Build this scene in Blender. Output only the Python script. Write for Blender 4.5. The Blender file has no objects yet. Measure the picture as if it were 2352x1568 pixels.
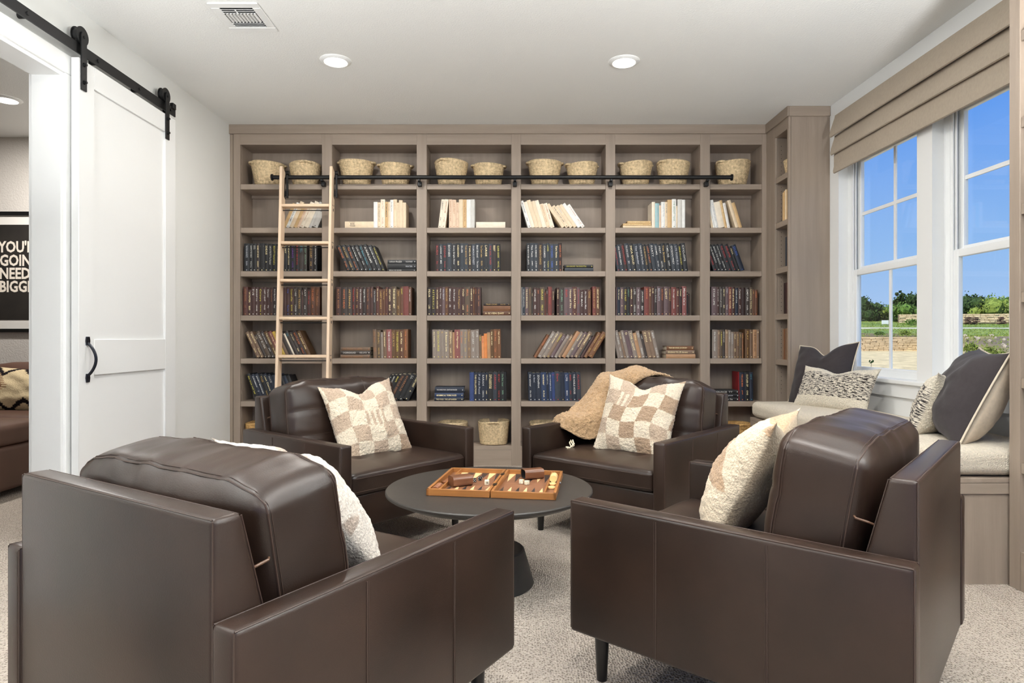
import bpy, bmesh, math, random
from mathutils import Vector, Matrix, noise
random.seed(7)
SC = bpy.context.scene
COL = SC.collection
R = math.radians
# ------------------------------------------------------------------ camera
FPX = 1465.0; CAMZ = 1.0207; VX = 1171.0; VY = 778.0
cam_d = bpy.data.cameras.new('camera'); cam = bpy.data.objects.new('camera', cam_d); COL.objects.link(cam)
cam.location = (0, 0, CAMZ); cam.rotation_euler = (R(90), 0, 0)
cam_d.sensor_width = 36.0; cam_d.lens = FPX * 36.0 / 2352.0
cam_d.shift_x = (1176.0 - VX) / 2352.0; cam_d.shift_y = (VY - 784.0) / 2352.0
cam_d.clip_start = 0.05; cam_d.clip_end = 500
SC.camera = cam
# ------------------------------------------------------------------ world, sun, exposure
world = bpy.data.worlds.new('sky'); SC.world = world; world.use_nodes = True
wn = world.node_tree; wn.nodes.clear()
w_out = wn.nodes.new('ShaderNodeOutputWorld'); w_bg = wn.nodes.new('ShaderNodeBackground')
w_tc = wn.nodes.new('ShaderNodeTexCoord'); w_sep = wn.nodes.new('ShaderNodeSeparateXYZ'); w_ramp = wn.nodes.new('ShaderNodeValToRGB')
wn.links.new(w_tc.outputs['Generated'], w_sep.inputs[0]); wn.links.new(w_sep.outputs['Z'], w_ramp.inputs[0])
wn.links.new(w_ramp.outputs[0], w_bg.inputs[0]); wn.links.new(w_bg.outputs[0], w_out.inputs[0])
cr = w_ramp.color_ramp; cr.elements[0].position = 0.0; cr.elements[0].color = (.36, .49, .72, 1)
cr.elements[1].position = 1.0; cr.elements[1].color = (.07, .20, .60, 1)
for p, c in ((.12, (.235, .41, .72, 1)), (.30, (.10, .27, .72, 1))):
    e = cr.elements.new(p); e.color = c
w_bg.inputs[1].default_value = 1.35
sun_d = bpy.data.lights.new('sun', 'SUN'); sun = bpy.data.objects.new('sun', sun_d); COL.objects.link(sun)
sun_d.energy = 6.5; sun_d.angle = R(.6); sun_d.color = (1, .95, .86)
sun.rotation_euler = Vector((.60, .35, -.72)).to_track_quat('-Z', 'Y').to_euler(); sun.location = (-5, -3, 9)
vs = SC.view_settings
vs.view_transform = 'Standard'; vs.look = 'None'; vs.gamma = 1.0; vs.use_curve_mapping = False
vs.exposure = 0.0
LAMP_W = 18.0; FILL_W = 180.0
# ------------------------------------------------------------------ helpers
def lin(c):
    return tuple(((v / 255) / 12.92 if v / 255 <= .04045 else ((v / 255 + .055) / 1.055) ** 2.4) for v in c) + (1,)
MATS = {}
def M(name, rgb, rough=.5, var=0., vs_=4., bump=0., bs=60., metal=0., st=(1, 1, 1), spec=.5, sheen=0., rgb2=None, detail=4., coat=0., dist=.02):
    if name in MATS: return MATS[name]
    m = bpy.data.materials.new(name); m.use_nodes = True
    n = m.node_tree.nodes; l = m.node_tree.links; b = n['Principled BSDF']
    c = lin(rgb)
    b.inputs['Base Color'].default_value = c; b.inputs['Roughness'].default_value = rough
    b.inputs['Metallic'].default_value = metal; b.inputs['Specular IOR Level'].default_value = spec
    if sheen: b.inputs['Sheen Weight'].default_value = sheen
    if coat: b.inputs['Coat Weight'].default_value = coat
    tc = mp = None
    if var or bump or rgb2:
        tc = n.new('ShaderNodeTexCoord'); mp = n.new('ShaderNodeMapping'); mp.inputs['Scale'].default_value = st
        l.new(tc.outputs['Object'], mp.inputs['Vector'])
    if var or rgb2:
        t = n.new('ShaderNodeTexNoise'); t.inputs['Scale'].default_value = vs_; t.inputs['Detail'].default_value = detail
        l.new(mp.outputs[0], t.inputs['Vector'])
        r = n.new('ShaderNodeValToRGB'); r.color_ramp.elements[0].position = .3; r.color_ramp.elements[1].position = .7
        c2 = lin(rgb2) if rgb2 else c
        r.color_ramp.elements[0].color = tuple(v * (1 - var) for v in c[:3]) + (1,)
        r.color_ramp.elements[1].color = tuple(min(1, v * (1 + var)) for v in c2[:3]) + (1,)
        l.new(t.outputs[0], r.inputs[0]); l.new(r.outputs[0], b.inputs['Base Color'])
    if bump:
        t2 = n.new('ShaderNodeTexNoise'); t2.inputs['Scale'].default_value = bs; t2.inputs['Detail'].default_value = 3
        l.new(mp.outputs[0], t2.inputs['Vector'])
        bp = n.new('ShaderNodeBump'); bp.inputs['Strength'].default_value = bump; bp.inputs['Distance'].default_value = dist
        l.new(t2.outputs[0], bp.inputs['Height']); l.new(bp.outputs[0], b.inputs['Normal'])
    MATS[name] = m
    return m
def colattr_mat(name, rough=.9, bump=.6, bs=120., dist=.01, sheen=.2, var=.12):
    m = bpy.data.materials.new(name); m.use_nodes = True
    n = m.node_tree.nodes; l = m.node_tree.links; b = n['Principled BSDF']
    a = n.new('ShaderNodeVertexColor'); a.layer_name = 'Col'
    tc = n.new('ShaderNodeTexCoord'); t = n.new('ShaderNodeTexNoise'); t.inputs['Scale'].default_value = bs; t.inputs['Detail'].default_value = 3
    l.new(tc.outputs['Object'], t.inputs['Vector'])
    mx = n.new('ShaderNodeMix'); mx.data_type = 'RGBA'; mx.blend_type = 'MULTIPLY'; mx.inputs[0].default_value = 1
    r = n.new('ShaderNodeValToRGB'); r.color_ramp.elements[0].position = .35; r.color_ramp.elements[1].position = .65
    r.color_ramp.elements[0].color = (1 - 2 * var,) * 3 + (1,); r.color_ramp.elements[1].color = (1, 1, 1, 1)
    l.new(t.outputs[0], r.inputs[0]); l.new(a.outputs[0], mx.inputs[6]); l.new(r.outputs[0], mx.inputs[7]); l.new(mx.outputs[2], b.inputs['Base Color'])
    bp = n.new('ShaderNodeBump'); bp.inputs['Strength'].default_value = bump; bp.inputs['Distance'].default_value = dist
    l.new(t.outputs[0], bp.inputs['Height']); l.new(bp.outputs[0], b.inputs['Normal'])
    b.inputs['Roughness'].default_value = rough; b.inputs['Sheen Weight'].default_value = sheen; b.inputs['Specular IOR Level'].default_value = .1
    MATS[name] = m
    return m
def emis(name, rgb, s):
    m = bpy.data.materials.new(name); m.use_nodes = True
    b = m.node_tree.nodes['Principled BSDF']; b.inputs['Emission Color'].default_value = rgb + (1,); b.inputs['Emission Strength'].default_value = s
    b.inputs['Base Color'].default_value = (.8, .8, .8, 1)
    MATS[name] = m
    return m
def box(bm, x0, x1, y0, y1, z0, z1):
    vs_ = [bm.verts.new((x, y, z)) for x in (x0, x1) for y in (y0, y1) for z in (z0, z1)]
    for f in ((0, 1, 3, 2), (4, 6, 7, 5), (0, 4, 5, 1), (2, 3, 7, 6), (0, 2, 6, 4), (1, 5, 7, 3)):
        bm.faces.new([vs_[i] for i in f])
    return vs_
def prism(bm, pts, a0, a1, axis='x'):
    """extrude a closed outline (pairs) along an axis; outline axes are the two others in order"""
    def P(p, a):
        return {'x': (a, p[0], p[1]), 'y': (p[0], a, p[1]), 'z': (p[0], p[1], a)}[axis]
    A = [bm.verts.new(P(p, a0)) for p in pts]; B = [bm.verts.new(P(p, a1)) for p in pts]
    n = len(pts)
    bm.faces.new(A[::-1]); bm.faces.new(B)
    for i in range(n): bm.faces.new((A[i], A[(i + 1) % n], B[(i + 1) % n], B[i]))
def bevel(bm, w, seg=2):
    bmesh.ops.recalc_face_normals(bm, faces=bm.faces)
    bmesh.ops.bevel(bm, geom=[e for e in bm.edges if e.is_manifold and e.calc_face_angle(0) > .5], offset=w, segments=seg, affect='EDGES', profile=.5, clamp_overlap=True)
def lathe(bm, prof, n=32, c=(0, 0), cap=True, fn=None):
    rings = []
    for j, (r, z) in enumerate(prof):
        ring = []
        for i in range(n):
            a = 2 * math.pi * i / n
            rr, zz = (r, z) if fn is None else fn(r, z, a, j)
            ring.append(bm.verts.new((c[0] + rr * math.cos(a), c[1] + rr * math.sin(a), zz)))
        rings.append(ring)
    for A, B in zip(rings, rings[1:]):
        for i in range(n): bm.faces.new((A[i], A[(i + 1) % n], B[(i + 1) % n], B[i]))
    if cap:
        if prof[0][0] > 1e-5: bm.faces.new(rings[0][::-1])
        if prof[-1][0] > 1e-5: bm.faces.new(rings[-1])
    return rings
def tube(bm, pts, r, n=8, closed=False, r1=None):
    pts = [Vector(p) for p in pts]; N = len(pts); rings = []
    up = Vector((0, 0, 1))
    prevn = None
    for i, p in enumerate(pts):
        if closed: d = pts[(i + 1) % N] - pts[i - 1]
        else: d = pts[min(i + 1, N - 1)] - pts[max(i - 1, 0)]
        if d.length < 1e-9: d = Vector((0, 0, 1))
        d.normalize()
        if prevn is None:
            u = up if abs(d.z) < .9 else Vector((1, 0, 0))
            a = d.cross(u).normalized()
        else:
            a = (prevn - d * prevn.dot(d))
            a = a.normalized() if a.length > 1e-6 else d.orthogonal().normalized()
        prevn = a; b = d.cross(a)
        rr = r if r1 is None else r + (r1 - r) * i / (N - 1)
        rings.append([bm.verts.new(p + (a * math.cos(2 * math.pi * k / n) + b * math.sin(2 * math.pi * k / n)) * rr) for k in range(n)])
    for i in range(N if closed else N - 1):
        A, B = rings[i], rings[(i + 1) % N]
        for k in range(n): bm.faces.new((A[k], A[(k + 1) % n], B[(k + 1) % n], B[k]))
    if not closed:
        bm.faces.new(rings[0][::-1]); bm.faces.new(rings[-1])
def cyl(bm, p0, p1, r, n=16, r1=None): tube(bm, [p0, p1], r, n, r1=r1)
def mk(name, bm, mat, parent=None, smooth=False, world=False, recalc=True):
    """link bm as one mesh object. parent None: top-level with its origin at the bottom centre"""
    if recalc: bmesh.ops.recalc_face_normals(bm, faces=bm.faces)
    off = Vector((0, 0, 0))
    if parent is None:
        xs = [v.co.x for v in bm.verts]; ys = [v.co.y for v in bm.verts]; zs = [v.co.z for v in bm.verts]
        off = Vector(((min(xs) + max(xs)) / 2, (min(ys) + max(ys)) / 2, min(zs)))
    elif world: 
        off = Vector(parent.location)
        if parent.parent is not None: off = off + Vector(parent.parent.location)
    if off.length: bmesh.ops.translate(bm, vec=-off, verts=bm.verts)
    me = bpy.data.meshes.new(name); bm.to_mesh(me); bm.free()
    if smooth:
        me.polygons.foreach_set('use_smooth', [True] * len(me.polygons))
        if smooth != True: me.set_sharp_from_angle(angle=R(smooth))
    if mat is not None:
        for m in (mat if isinstance(mat, (list, tuple)) else [mat]): me.materials.append(m)
    o = bpy.data.objects.new(name, me); COL.objects.link(o)
    if parent is not None: o.parent = parent
    else: o.location = off
    return o
def tag(o, label=None, cat=None, group=None, kind=None):
    if label: o['label'] = label
    if cat: o['category'] = cat
    if group: o['group'] = group
    if kind: o['kind'] = kind
    return o
def thing(name, label, cat, loc=(0, 0, 0), rz=0., group=None):
    o = bpy.data.objects.new(name, None); COL.objects.link(o); o.empty_display_size = .1
    o.location = loc; o.rotation_euler = (0, 0, rz)
    return tag(o, label, cat, group)
def copy_tree(o, parent=None):
    c = o.copy(); COL.objects.link(c)
    if parent is not None: c.parent = parent
    for ch in [q for q in o.children]: copy_tree(ch, c)
    return c
def bx(name, dims, mat, parent=None, bev=0., seg=2, world=True, smooth=False):
    bm = bmesh.new(); box(bm, *dims)
    if bev: bevel(bm, bev, seg)
    return mk(name, bm, mat, parent, smooth=(40 if bev else False) if smooth is False else smooth, world=world)
def struct(name, bm, mat, label, parent=None, smooth=False):
    o = mk(name, bm, mat, parent, smooth=smooth, world=True)
    o['kind'] = 'structure'
    if label: o['label'] = label
    return o
def text_mesh(s, size=1., offset=0., align='CENTER', xs=1., res=2):
    cu = bpy.data.curves.new('t', 'FONT'); cu.body = s; cu.size = size; cu.align_x = align; cu.align_y = 'CENTER'
    cu.resolution_u = res; cu.offset = offset; cu.space_character = 1.0
    o = bpy.data.objects.new('t', cu); COL.objects.link(o)
    me = bpy.data.meshes.new_from_object(o)
    bpy.data.objects.remove(o); bpy.data.curves.remove(cu)
    vs_ = [(v.co.x * xs, v.co.y) for v in me.vertices]; fs = [tuple(p.vertices) for p in me.polygons]
    bpy.data.meshes.remove(me)
    return vs_, fs
def PX(px, Y): return (px - VX) * Y / FPX
def PZ(py, Y): return CAMZ - (py - VY) * Y / FPX
# ------------------------------------------------------------------ materials
WHITE = M('white_wall_paint', (226, 227, 224), .75, bump=.05, bs=120)
CEIL = M('ceiling_orange_peel_paint', (234, 235, 233), .85, bump=.16, bs=110, dist=.02)
TRIM = M('white_trim_paint', (232, 233, 232), .4)
WOOD_V = M('taupe_stained_wood_vertical', (147, 132, 118), .5, var=.10, vs_=1.0, st=(26, 26, 1.6), bump=.05, bs=4, detail=6)
WOOD_H = M('taupe_stained_wood_horizontal', (149, 134, 120), .5, var=.10, vs_=1.0, st=(1.6, 26, 26), bump=.05, bs=4, detail=6)
WOOD_Y = M('taupe_stained_wood_along', (147, 132, 118), .5, var=.10, vs_=1.0, st=(26, 1.6, 26), bump=.05, bs=4, detail=6)
LEATHER = M('dark_brown_leather', (39, 28, 22), .34, var=.18, vs_=4, bump=.08, bs=420, spec=.36, dist=.004, rgb2=(47, 34, 27))
SEAM = M('brown_leather_seam', (56, 40, 32), .5)
BLACKLEG = M('black_lacquer_leg', (16, 15, 15), .3)
BLACKMET = M('matte_black_metal', (20, 20, 21), .42, metal=.3, spec=.5)
MAPLE = M('pale_maple', (226, 200, 172), .45, var=.06, vs_=1, st=(20, 20, 1.5))
MAPLE_H = M('pale_maple_rung', (222, 194, 164), .45, var=.06, vs_=1, st=(1.5, 20, 20))
GLASS = None
# ------------------------------------------------------------------ structure: shell
XL = -2.257; XR = 2.374; YB = 5.137; YW = 5.41; ZC = 2.743; YN = -2.6
CARPET = M('beige_loop_carpet', (168, 155, 142), .95, var=.0, spec=.1)
def carpet_nodes(m):
    n = m.node_tree.nodes; l = m.node_tree.links; b = n['Principled BSDF']
    tc = n.new('ShaderNodeTexCoord'); mp = n.new('ShaderNodeMapping'); mp.inputs['Scale'].default_value = (1, .8, 1); l.new(tc.outputs['Object'], mp.inputs[0])
    v = n.new('ShaderNodeTexVoronoi'); v.inputs['Scale'].default_value = 120; v.inputs['Randomness'].default_value = .7
    l.new(mp.outputs[0], v.inputs['Vector'])
    ns = n.new('ShaderNodeTexNoise'); ns.inputs['Scale'].default_value = 1.6; ns.inputs['Detail'].default_value = 3; l.new(tc.outputs['Object'], ns.inputs['Vector'])
    r = n.new('ShaderNodeValToRGB'); e = r.color_ramp.elements
    e[0].position = .08; e[0].color = lin((112, 100, 88)); e[1].position = .42; e[1].color = lin((200, 188, 175))
    l.new(v.outputs['Distance'], r.inputs[0])
    mx = n.new('ShaderNodeMix'); mx.data_type = 'RGBA'; mx.blend_type = 'MULTIPLY'; mx.inputs[0].default_value = .25
    l.new(r.outputs[0], mx.inputs[6]); l.new(ns.outputs['Color'], mx.inputs[7]); 
    l.new(r.outputs[0], b.inputs['Base Color'])
    inv = n.new('ShaderNodeMath'); inv.operation = 'MULTIPLY'; inv.inputs[1].default_value = 1; l.new(v.outputs['Distance'], inv.inputs[0])
    bp = n.new('ShaderNodeBump'); bp.inputs['Strength'].default_value = .9; bp.inputs['Distance'].default_value = .012
    l.new(inv.outputs[0], bp.inputs['Height']); l.new(bp.outputs[0], b.inputs['Normal'])
carpet_nodes(CARPET)
bm = bmesh.new(); box(bm, -7.0, XR + .14, YN, YW + .14, -.12, 0); struct('floor', bm, CARPET, 'beige looped carpet floor running through both rooms')
bm = bmesh.new(); box(bm, -7.0, XR + .14, YN, YW + .14, ZC, ZC + .16); struct('ceiling', bm, CEIL, 'white orange-peel textured ceiling')
DY0, DY1, DZ = 2.12, 3.207, 2.356                       # cased opening in the left wall
bm = bmesh.new()
box(bm, XL - .14, XL, YN, DY0, 0, ZC); box(bm, XL - .14, XL, DY1, YW, 0, ZC); box(bm, XL - .14, XL, DY0, DY1, DZ, ZC)
struct('wall_left', bm, WHITE, 'white left wall with the cased opening')
bm = bmesh.new(); box(bm, XL - .14, XR + .14, YW, YW + .14, 0, ZC); struct('wall_far', bm, WHITE, 'white wall behind the bookcase')
WIN = [(3.72, 4.605), (2.70, 3.585)]; WZ0, WZ1 = .775, 2.36
bm = bmesh.new()
box(bm, XR, XR + .14, YN, WIN[1][0], 0, ZC); box(bm, XR, XR + .14, WIN[0][1], YW, 0, ZC)
box(bm, XR, XR + .14, WIN[1][0], WIN[0][1], 0, WZ0); box(bm, XR, XR + .14, WIN[1][0], WIN[0][1], WZ1, ZC)
box(bm, XR, XR + .14, WIN[1][1], WIN[0][0], WZ0, WZ1)
struct('wall_right', bm, TRIM, 'white right wall around the two windows')
# the room next door
bm = bmesh.new(); box(bm, -7.0, XL - .14, 5.45, 5.55, 0, ZC); struct('wall_next_room', bm, M('greige_wall_paint', (206, 200, 193), .8, bump=.25, bs=90), 'pale wall of the room behind the opening')
bm = bmesh.new(); box(bm, -7.1, -7.0, YN, 5.55, 0, ZC); box(bm, -7.0, XL - .14, YN - .1, YN, 0, ZC); struct('wall_next_room_side', bm, MATS['greige_wall_paint'], 'far side wall of the next room')
bm = bmesh.new(); box(bm, XL - .002, XL + .014, DY1 + .28, YB + .01, 0, .13); struct('baseboard_left', bm, TRIM, 'white baseboard on the left wall')
# casing
bm = bmesh.new()
box(bm, XL, XL + .018, DY1 + .008, DY1 + .105, 0, DZ + .0075); box(bm, XL, XL + .018, DY0 - .105, DY0 - .008, 0, DZ + .0075); box(bm, XL, XL + .018, DY0 - .105, DY1 + .105, DZ + .008, DZ + .105)
bevel(bm, .003, 1)
box(bm, XL - .14, XL + .006, DY1 - .012, DY1 + .008, 0, DZ - .012); box(bm, XL - .14, XL + .006, DY0 - .008, DY0 + .012, 0, DZ - .012); box(bm, XL - .14, XL + .006, DY0 - .008, DY1 + .008, DZ - .012, DZ + .008)
box(bm, XL - .158, XL - .14, DY1 - .004, DY1 + .07, 0, DZ + .07); box(bm, XL - .158, XL - .14, DY0 - .07, DY0 + .004, 0, DZ + .07)
struct('trim_1', bm, TRIM, 'white casing and jamb of the opening in the left wall')
# ------------------------------------------------------------------ windows
def glass_mat():
    m = bpy.data.materials.new('window_glass'); m.use_nodes = True; n = m.node_tree.nodes; l = m.node_tree.links; n.clear()
    o = n.new('ShaderNodeOutputMaterial'); mx = n.new('ShaderNodeMixShader'); t = n.new('ShaderNodeBsdfTransparent'); g = n.new('ShaderNodeBsdfGlossy'); fr = n.new('ShaderNodeLayerWeight'); fr.inputs[0].default_value = .5
    pw = n.new('ShaderNodeMath'); pw.operation = 'POWER'; pw.inputs[1].default_value = 4.; l.new(fr.outputs['Facing'], pw.inputs[0]); mu = n.new('ShaderNodeMath'); mu.operation = 'MULTIPLY_ADD'; mu.inputs[1].default_value = .35; mu.inputs[2].default_value = .03; l.new(pw.outputs[0], mu.inputs[0]); g.inputs['Roughness'].default_value = .02; t.inputs[0].default_value = (.97, .985, .98, 1)
    l.new(mu.outputs[0], mx.inputs[0]); l.new(t.outputs[0], mx.inputs[1]); l.new(g.outputs[0], mx.inputs[2]); l.new(mx.outputs[0], o.inputs[0])
    return m
GLASS = glass_mat()
VINYL = M('white_vinyl_window', (238, 240, 240), .35)
def ring(bm, x0, x1, y0, y1, z0, z1, ty, tz0, tz1):
    box(bm, x0, x1, y0, y0 + ty, z0, z1); box(bm, x0, x1, y1 - ty, y1, z0, z1)
    box(bm, x0, x1, y0 + ty, y1 - ty, z0, z0 + tz0); box(bm, x0, x1, y0 + ty, y1 - ty, z1 - tz1, z1)
for wi, (y0, y1) in enumerate(WIN):
    w = bpy.data.objects.new('window_%d' % (wi + 1), None); COL.objects.link(w); w.location = (XR + .1, (y0 + y1) / 2, WZ0)
    tag(w, ['white double-hung window beside the corner bookcase', 'white double-hung window cut off by the near bookcase'][wi], None, None, 'structure')
    bm = bmesh.new(); ring(bm, XR + .065, XR + .135, y0, y1, WZ0, WZ1, .05, .03, .05)
    for d in (.012, .024): ring(bm, XR + .055 + d, XR + .06 + d, y0 + .01, y1 - .01, WZ0 + .005, WZ1 - .01, .05 + d, .03, .05)
    mk('window_frame', bm, VINYL, w, world=True)
    ya, yb = y0 + .055, y1 - .055
    # lower sash (room side), upper sash (outer)
    bm = bmesh.new(); ring(bm, XR + .07, XR + .098, ya, yb, WZ0 + .004, 1.51, .052, .05, .042); bevel(bm, .003, 1); ls = mk('lower_sash', bm, VINYL, w, world=True)
    bm = bmesh.new(); ring(bm, XR + .10, XR + .128, ya, yb, 1.475, WZ1 - .045, .052, .055, .05); bevel(bm, .003, 1); us = mk('upper_sash', bm, VINYL, w, world=True)
    bx('pane', (XR + .082, XR + .086, ya + .05, yb - .05, WZ0 + .05, 1.47), GLASS, ls)
    bx('pane', (XR + .112, XR + .116, ya + .05, yb - .05, 1.525, WZ1 - .09), GLASS, us)
    yc = (y0 + y1) / 2 - .02
    if wi == 0: yc = 4.115
    bx('muntin', (XR + .079, XR + .089, yc - .011, yc + .011, WZ0 + .05, 1.47), VINYL, ls)
    bx('muntin', (XR + .109, XR + .119, yc - .011, yc + .011, 1.53, WZ1 - .09), VINYL, us)
    bx('muntin', (XR + .1085, XR + .1195, ya + .05, yb - .05, 1.889, 1.911), VINYL, us)
bm = bmesh.new(); box(bm, XR - .035, XR + .066, WIN[1][0] - .05, WIN[0][1] + .05, WZ0 - .028, WZ0 - .001); bevel(bm, .006, 2)
box(bm, XR - .016, XR, WIN[1][0] - .03, WIN[0][1] + .03, .667, WZ0 - .028)
struct('trim_2', bm, TRIM, 'white window stool and apron under both windows')
# ------------------------------------------------------------------ barn door (door_1) on its track
XD0, XD1 = XL + .028, XL + .067                           # back and front of the slab
door = bpy.data.objects.new('door_1', None); COL.objects.link(door); door.location = ((XD0 + XD1) / 2, 3.71, .015)
tag(door, 'white two-panel sliding barn door hung in front of the left wall', None, None, 'structure')
DA, DB, DT = 3.24, 4.178, 2.452
DPAINT = M('white_door_paint', (228, 229, 228), .35)
bx('panel', (XD0 + .01, XD1 - .012, DA + .1, DB - .1, .1, DT - .1), DPAINT, door)
for y0, y1 in ((DA, DA + .123), (DB - .122, DB)): bx('stile', (XD0, XD1, y0, y1, .015, DT), DPAINT, door, .002, 1)
for z0, z1 in ((.015, .24), (.83, 1.018), (DT - .116, DT)): bx('rail', (XD0, XD1, DA + .123, DB - .122, z0, z1), DPAINT, door, .002, 1)
HX = XD1
hb = bmesh.new(); hz0, hz1, hy = .80, 1.028, 3.305
pts = [(HX + .004 + .042 * math.sin(math.pi * t) ** .8, hy, hz0 + .03 + (hz1 - hz0 - .06) * t) for t in [i / 14 for i in range(15)]]
for a, b_ in zip(pts, pts[1:]): pass
tube(hb, pts, .0075, 8)
for z in (hz0 + .018, hz1 - .018):
    prism(hb, [(hy - .011, z - .022), (hy + .011, z - .022), (hy + .015, z), (hy + .011, z + .022), (hy - .011, z + .022), (hy - .015, z)], HX - .001, HX + .007)
    cyl(hb, (HX + .006, hy, z), (HX + .010, hy, z), .004, 8)
h = mk('handle', hb, M('blue_black_iron', (24, 27, 36), .35, metal=.4), door, smooth=40, world=True); h['label'] = 'black arched pull handle'
TZ0, TZ1 = 2.479, 2.532; TX = XL + .052
for hyc in (3.272, 4.071):
    bm = bmesh.new()
    prof = [(hyc - .021, 2.293), (hyc + .021, 2.293)] + [(hyc + .021 * math.cos(a), 2.573 + .021 * math.sin(a)) for a in [math.pi * i / 8 for i in range(9)]]
    prism(bm, prof, HX + .001, HX + .008); bevel(bm, .001, 1)
    hg = mk('hanger', bm, BLACKMET, door, world=True)
    for z in (2.335, 2.425):
        b2 = bmesh.new(); cyl(b2, (HX + .006, hyc, z), (HX + .014, hyc, z), .011, 8); cyl(b2, (HX + .012, hyc, z), (HX + .021, hyc, z), .007, 8); mk('bolt', b2, BLACKMET, hg, world=True)
    b2 = bmesh.new(); cyl(b2, (HX + .006, hyc, 2.567), (HX + .012, hyc, 2.567), .007, 8); mk('bolt', b2, BLACKMET, hg, world=True)
    b2 = bmesh.new()
    tube(b2, [(TX + dx, hyc, 2.573) for dx in (-.018, -.014)], .047, 24); tube(b2, [(TX + dx, hyc, 2.573) for dx in (-.014, .010)], .040, 24); tube(b2, [(TX + dx, hyc, 2.573) for dx in (.010, .014)], .047, 24)
    mk('wheel', b2, BLACKMET, hg, smooth=40, world=True)
trk = thing('barn_door_track', 'black flat steel barn door track bolted along the left wall', 'track', (TX, 3.2, TZ0))
bx('flat_bar', (TX - .004, TX + .004, 1.6, 4.20, TZ0, TZ1), BLACKMET, trk)
for y in (2.08, 2.48, 2.93, 3.43, 3.81, 4.16):
    b2 = bmesh.new(); cyl(b2, (XL - .002, y, 2.505), (TX - .003, y, 2.505), .014, 12); mk('spacer', b2, BLACKMET, trk, world=True)
    b2 = bmesh.new(); cyl(b2, (TX + .003, y - .02, 2.505), (TX + .010, y - .02, 2.505), .009, 6); mk('bolt', b2, BLACKMET, trk, world=True)
bx('stop', (TX - .012, TX + .012, 4.155, 4.195, TZ1 - .01, TZ1 + .028), BLACKMET, trk, .003, 1)
# ------------------------------------------------------------------ built-in bookcases
KB = YB / FPX
def bxp(px): return (px - VX) * KB
BAYS = [(552, 739.3), (762.5, 957), (980, 1174.5), (1196.3, 1391.4), (1413.2, 1608.5), (1631, 1750.5)]
BAYX = [(bxp(a), bxp(b)) for a, b in BAYS]
SHZ = [2.267, 1.9165, 1.5659, 1.210, .863, .5176]; ZTOP = 2.584; ZBASE = .1582; ZCROWN = 2.669; XF = 2.085
bc = thing('built_in_bookcase', 'taupe built-in bookcase with six bays filling the far wall', 'bookcase', (0, YB + .13, 0))
bx('back_panel', (XL, XR, YB + .245, YW, 0, ZC), WOOD_V, bc)
ST = [(XL + .03, BAYX[0][0])] + [(BAYX[i][1], BAYX[i + 1][0]) for i in range(5)] + [(BAYX[5][1], XF)]
for i, (a, b_) in enumerate(ST):
    bx('stile', (a, b_, YB, YB + .02, 0, ZCROWN + .03), WOOD_V, bc, .0015, 1)
    if 0 < i < 6: bx('partition', (a - .001, b_ + .001, YB + .02, YB + .245, 0, ZTOP + .03), WOOD_V, bc)
bx('filler_strip', (XL, XL + .026, YB + .004, YB + .03, 0, ZCROWN), WOOD_V, bc, .002, 1)
bx('partition', (XL + .001, BAYX[0][0] + .001, YB + .03, YB + .245, 0, ZTOP + .03), WOOD_V, bc)
bx('partition', (BAYX[5][1] - .001, XF + .03, YB + .021, YB + .245, 0, ZTOP + .03), WOOD_V, bc)
for i, (a, b_) in enumerate(BAYX):
    bx('top_rail', (a, b_, YB + .0008, YB + .0205, ZTOP, ZCROWN + .03), WOOD_H, bc)
    bx('soffit', (a, b_, YB + .02, YB + .245, ZTOP + .001, ZTOP + .02), WOOD_H, bc)
    for k, z in enumerate(SHZ):
        bx('shelf', (a + .001, b_ - .001, YB + .004, YB + .245, z - .042, z), WOOD_H, bc, .0012, 1)
        if k < 3: bx('cleat', (a + .001, b_ - .001, YB + .225, YB + .246, z - .068, z - .043), WOOD_H, bc)
    bx('bottom_board', (a, b_, YB + .003, YB + .245, ZBASE - .03, ZBASE), WOOD_H, bc)
    bx('base_board', (a, b_, YB + .001, YB + .02, .0, ZBASE - .031), WOOD_H, bc)
bx('crown_board', (XL, XF - .012, YB - .014, YB - .0005, ZCROWN, ZC), WOOD_H, bc, .002, 1)
# corner unit against the right wall, beside the window
YC0 = 4.73
cu = thing('corner_bookcase', 'narrow taupe bookcase in the corner beside the window', 'bookcase', (2.23, 4.93, 0))
def side_unit(par, y0, y1, st_far, st_near, xb=XR, zs=SHZ, front=XF):
    bx('end_panel', (front + .001, xb, y0, y0 + .02, 0, ZC), WOOD_V, par, .0015, 1)
    bx('stile', (front - .019, front, y0, y0 + st_near, 0, ZCROWN + .03), WOOD_V, par, .0015, 1)
    bx('stile', (front - .019, front, y1 - st_far, y1 - .001, 0, ZCROWN + .03), WOOD_V, par, .0015, 1)
    bx('top_rail', (front - .0188, front, y0 + st_near, y1 - st_far, ZTOP, ZCROWN + .03), WOOD_Y, par)
    bx('back_panel', (xb - .012, xb, y0 + .02, y1 - .02, 0, ZTOP), WOOD_V, par)
    bx('side_panel', (front, xb, y1 - st_far, y1 - .002, 0, ZTOP), WOOD_V, par)
    bx('soffit', (front, xb - .012, y0 + .02, y1 - st_far, ZTOP + .001, ZTOP + .02), WOOD_Y, par)
    for z in zs: bx('shelf', (front - .015, xb - .012, y0 + .021, y1 - st_far - .001, z - .042, z), WOOD_Y, par, .0012, 1)
    bx('bottom_board', (front - .016, xb - .012, y0 + .021, y1 - st_far - .001, 0, ZBASE), WOOD_Y, par)
side_unit(cu, YC0, YB - .002, .165, .021)
bx('crown_board', (XF - .033, XF - .0195, YC0 - .014, YB - .015, ZCROWN, ZC), WOOD_Y, cu, .002, 1)
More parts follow.
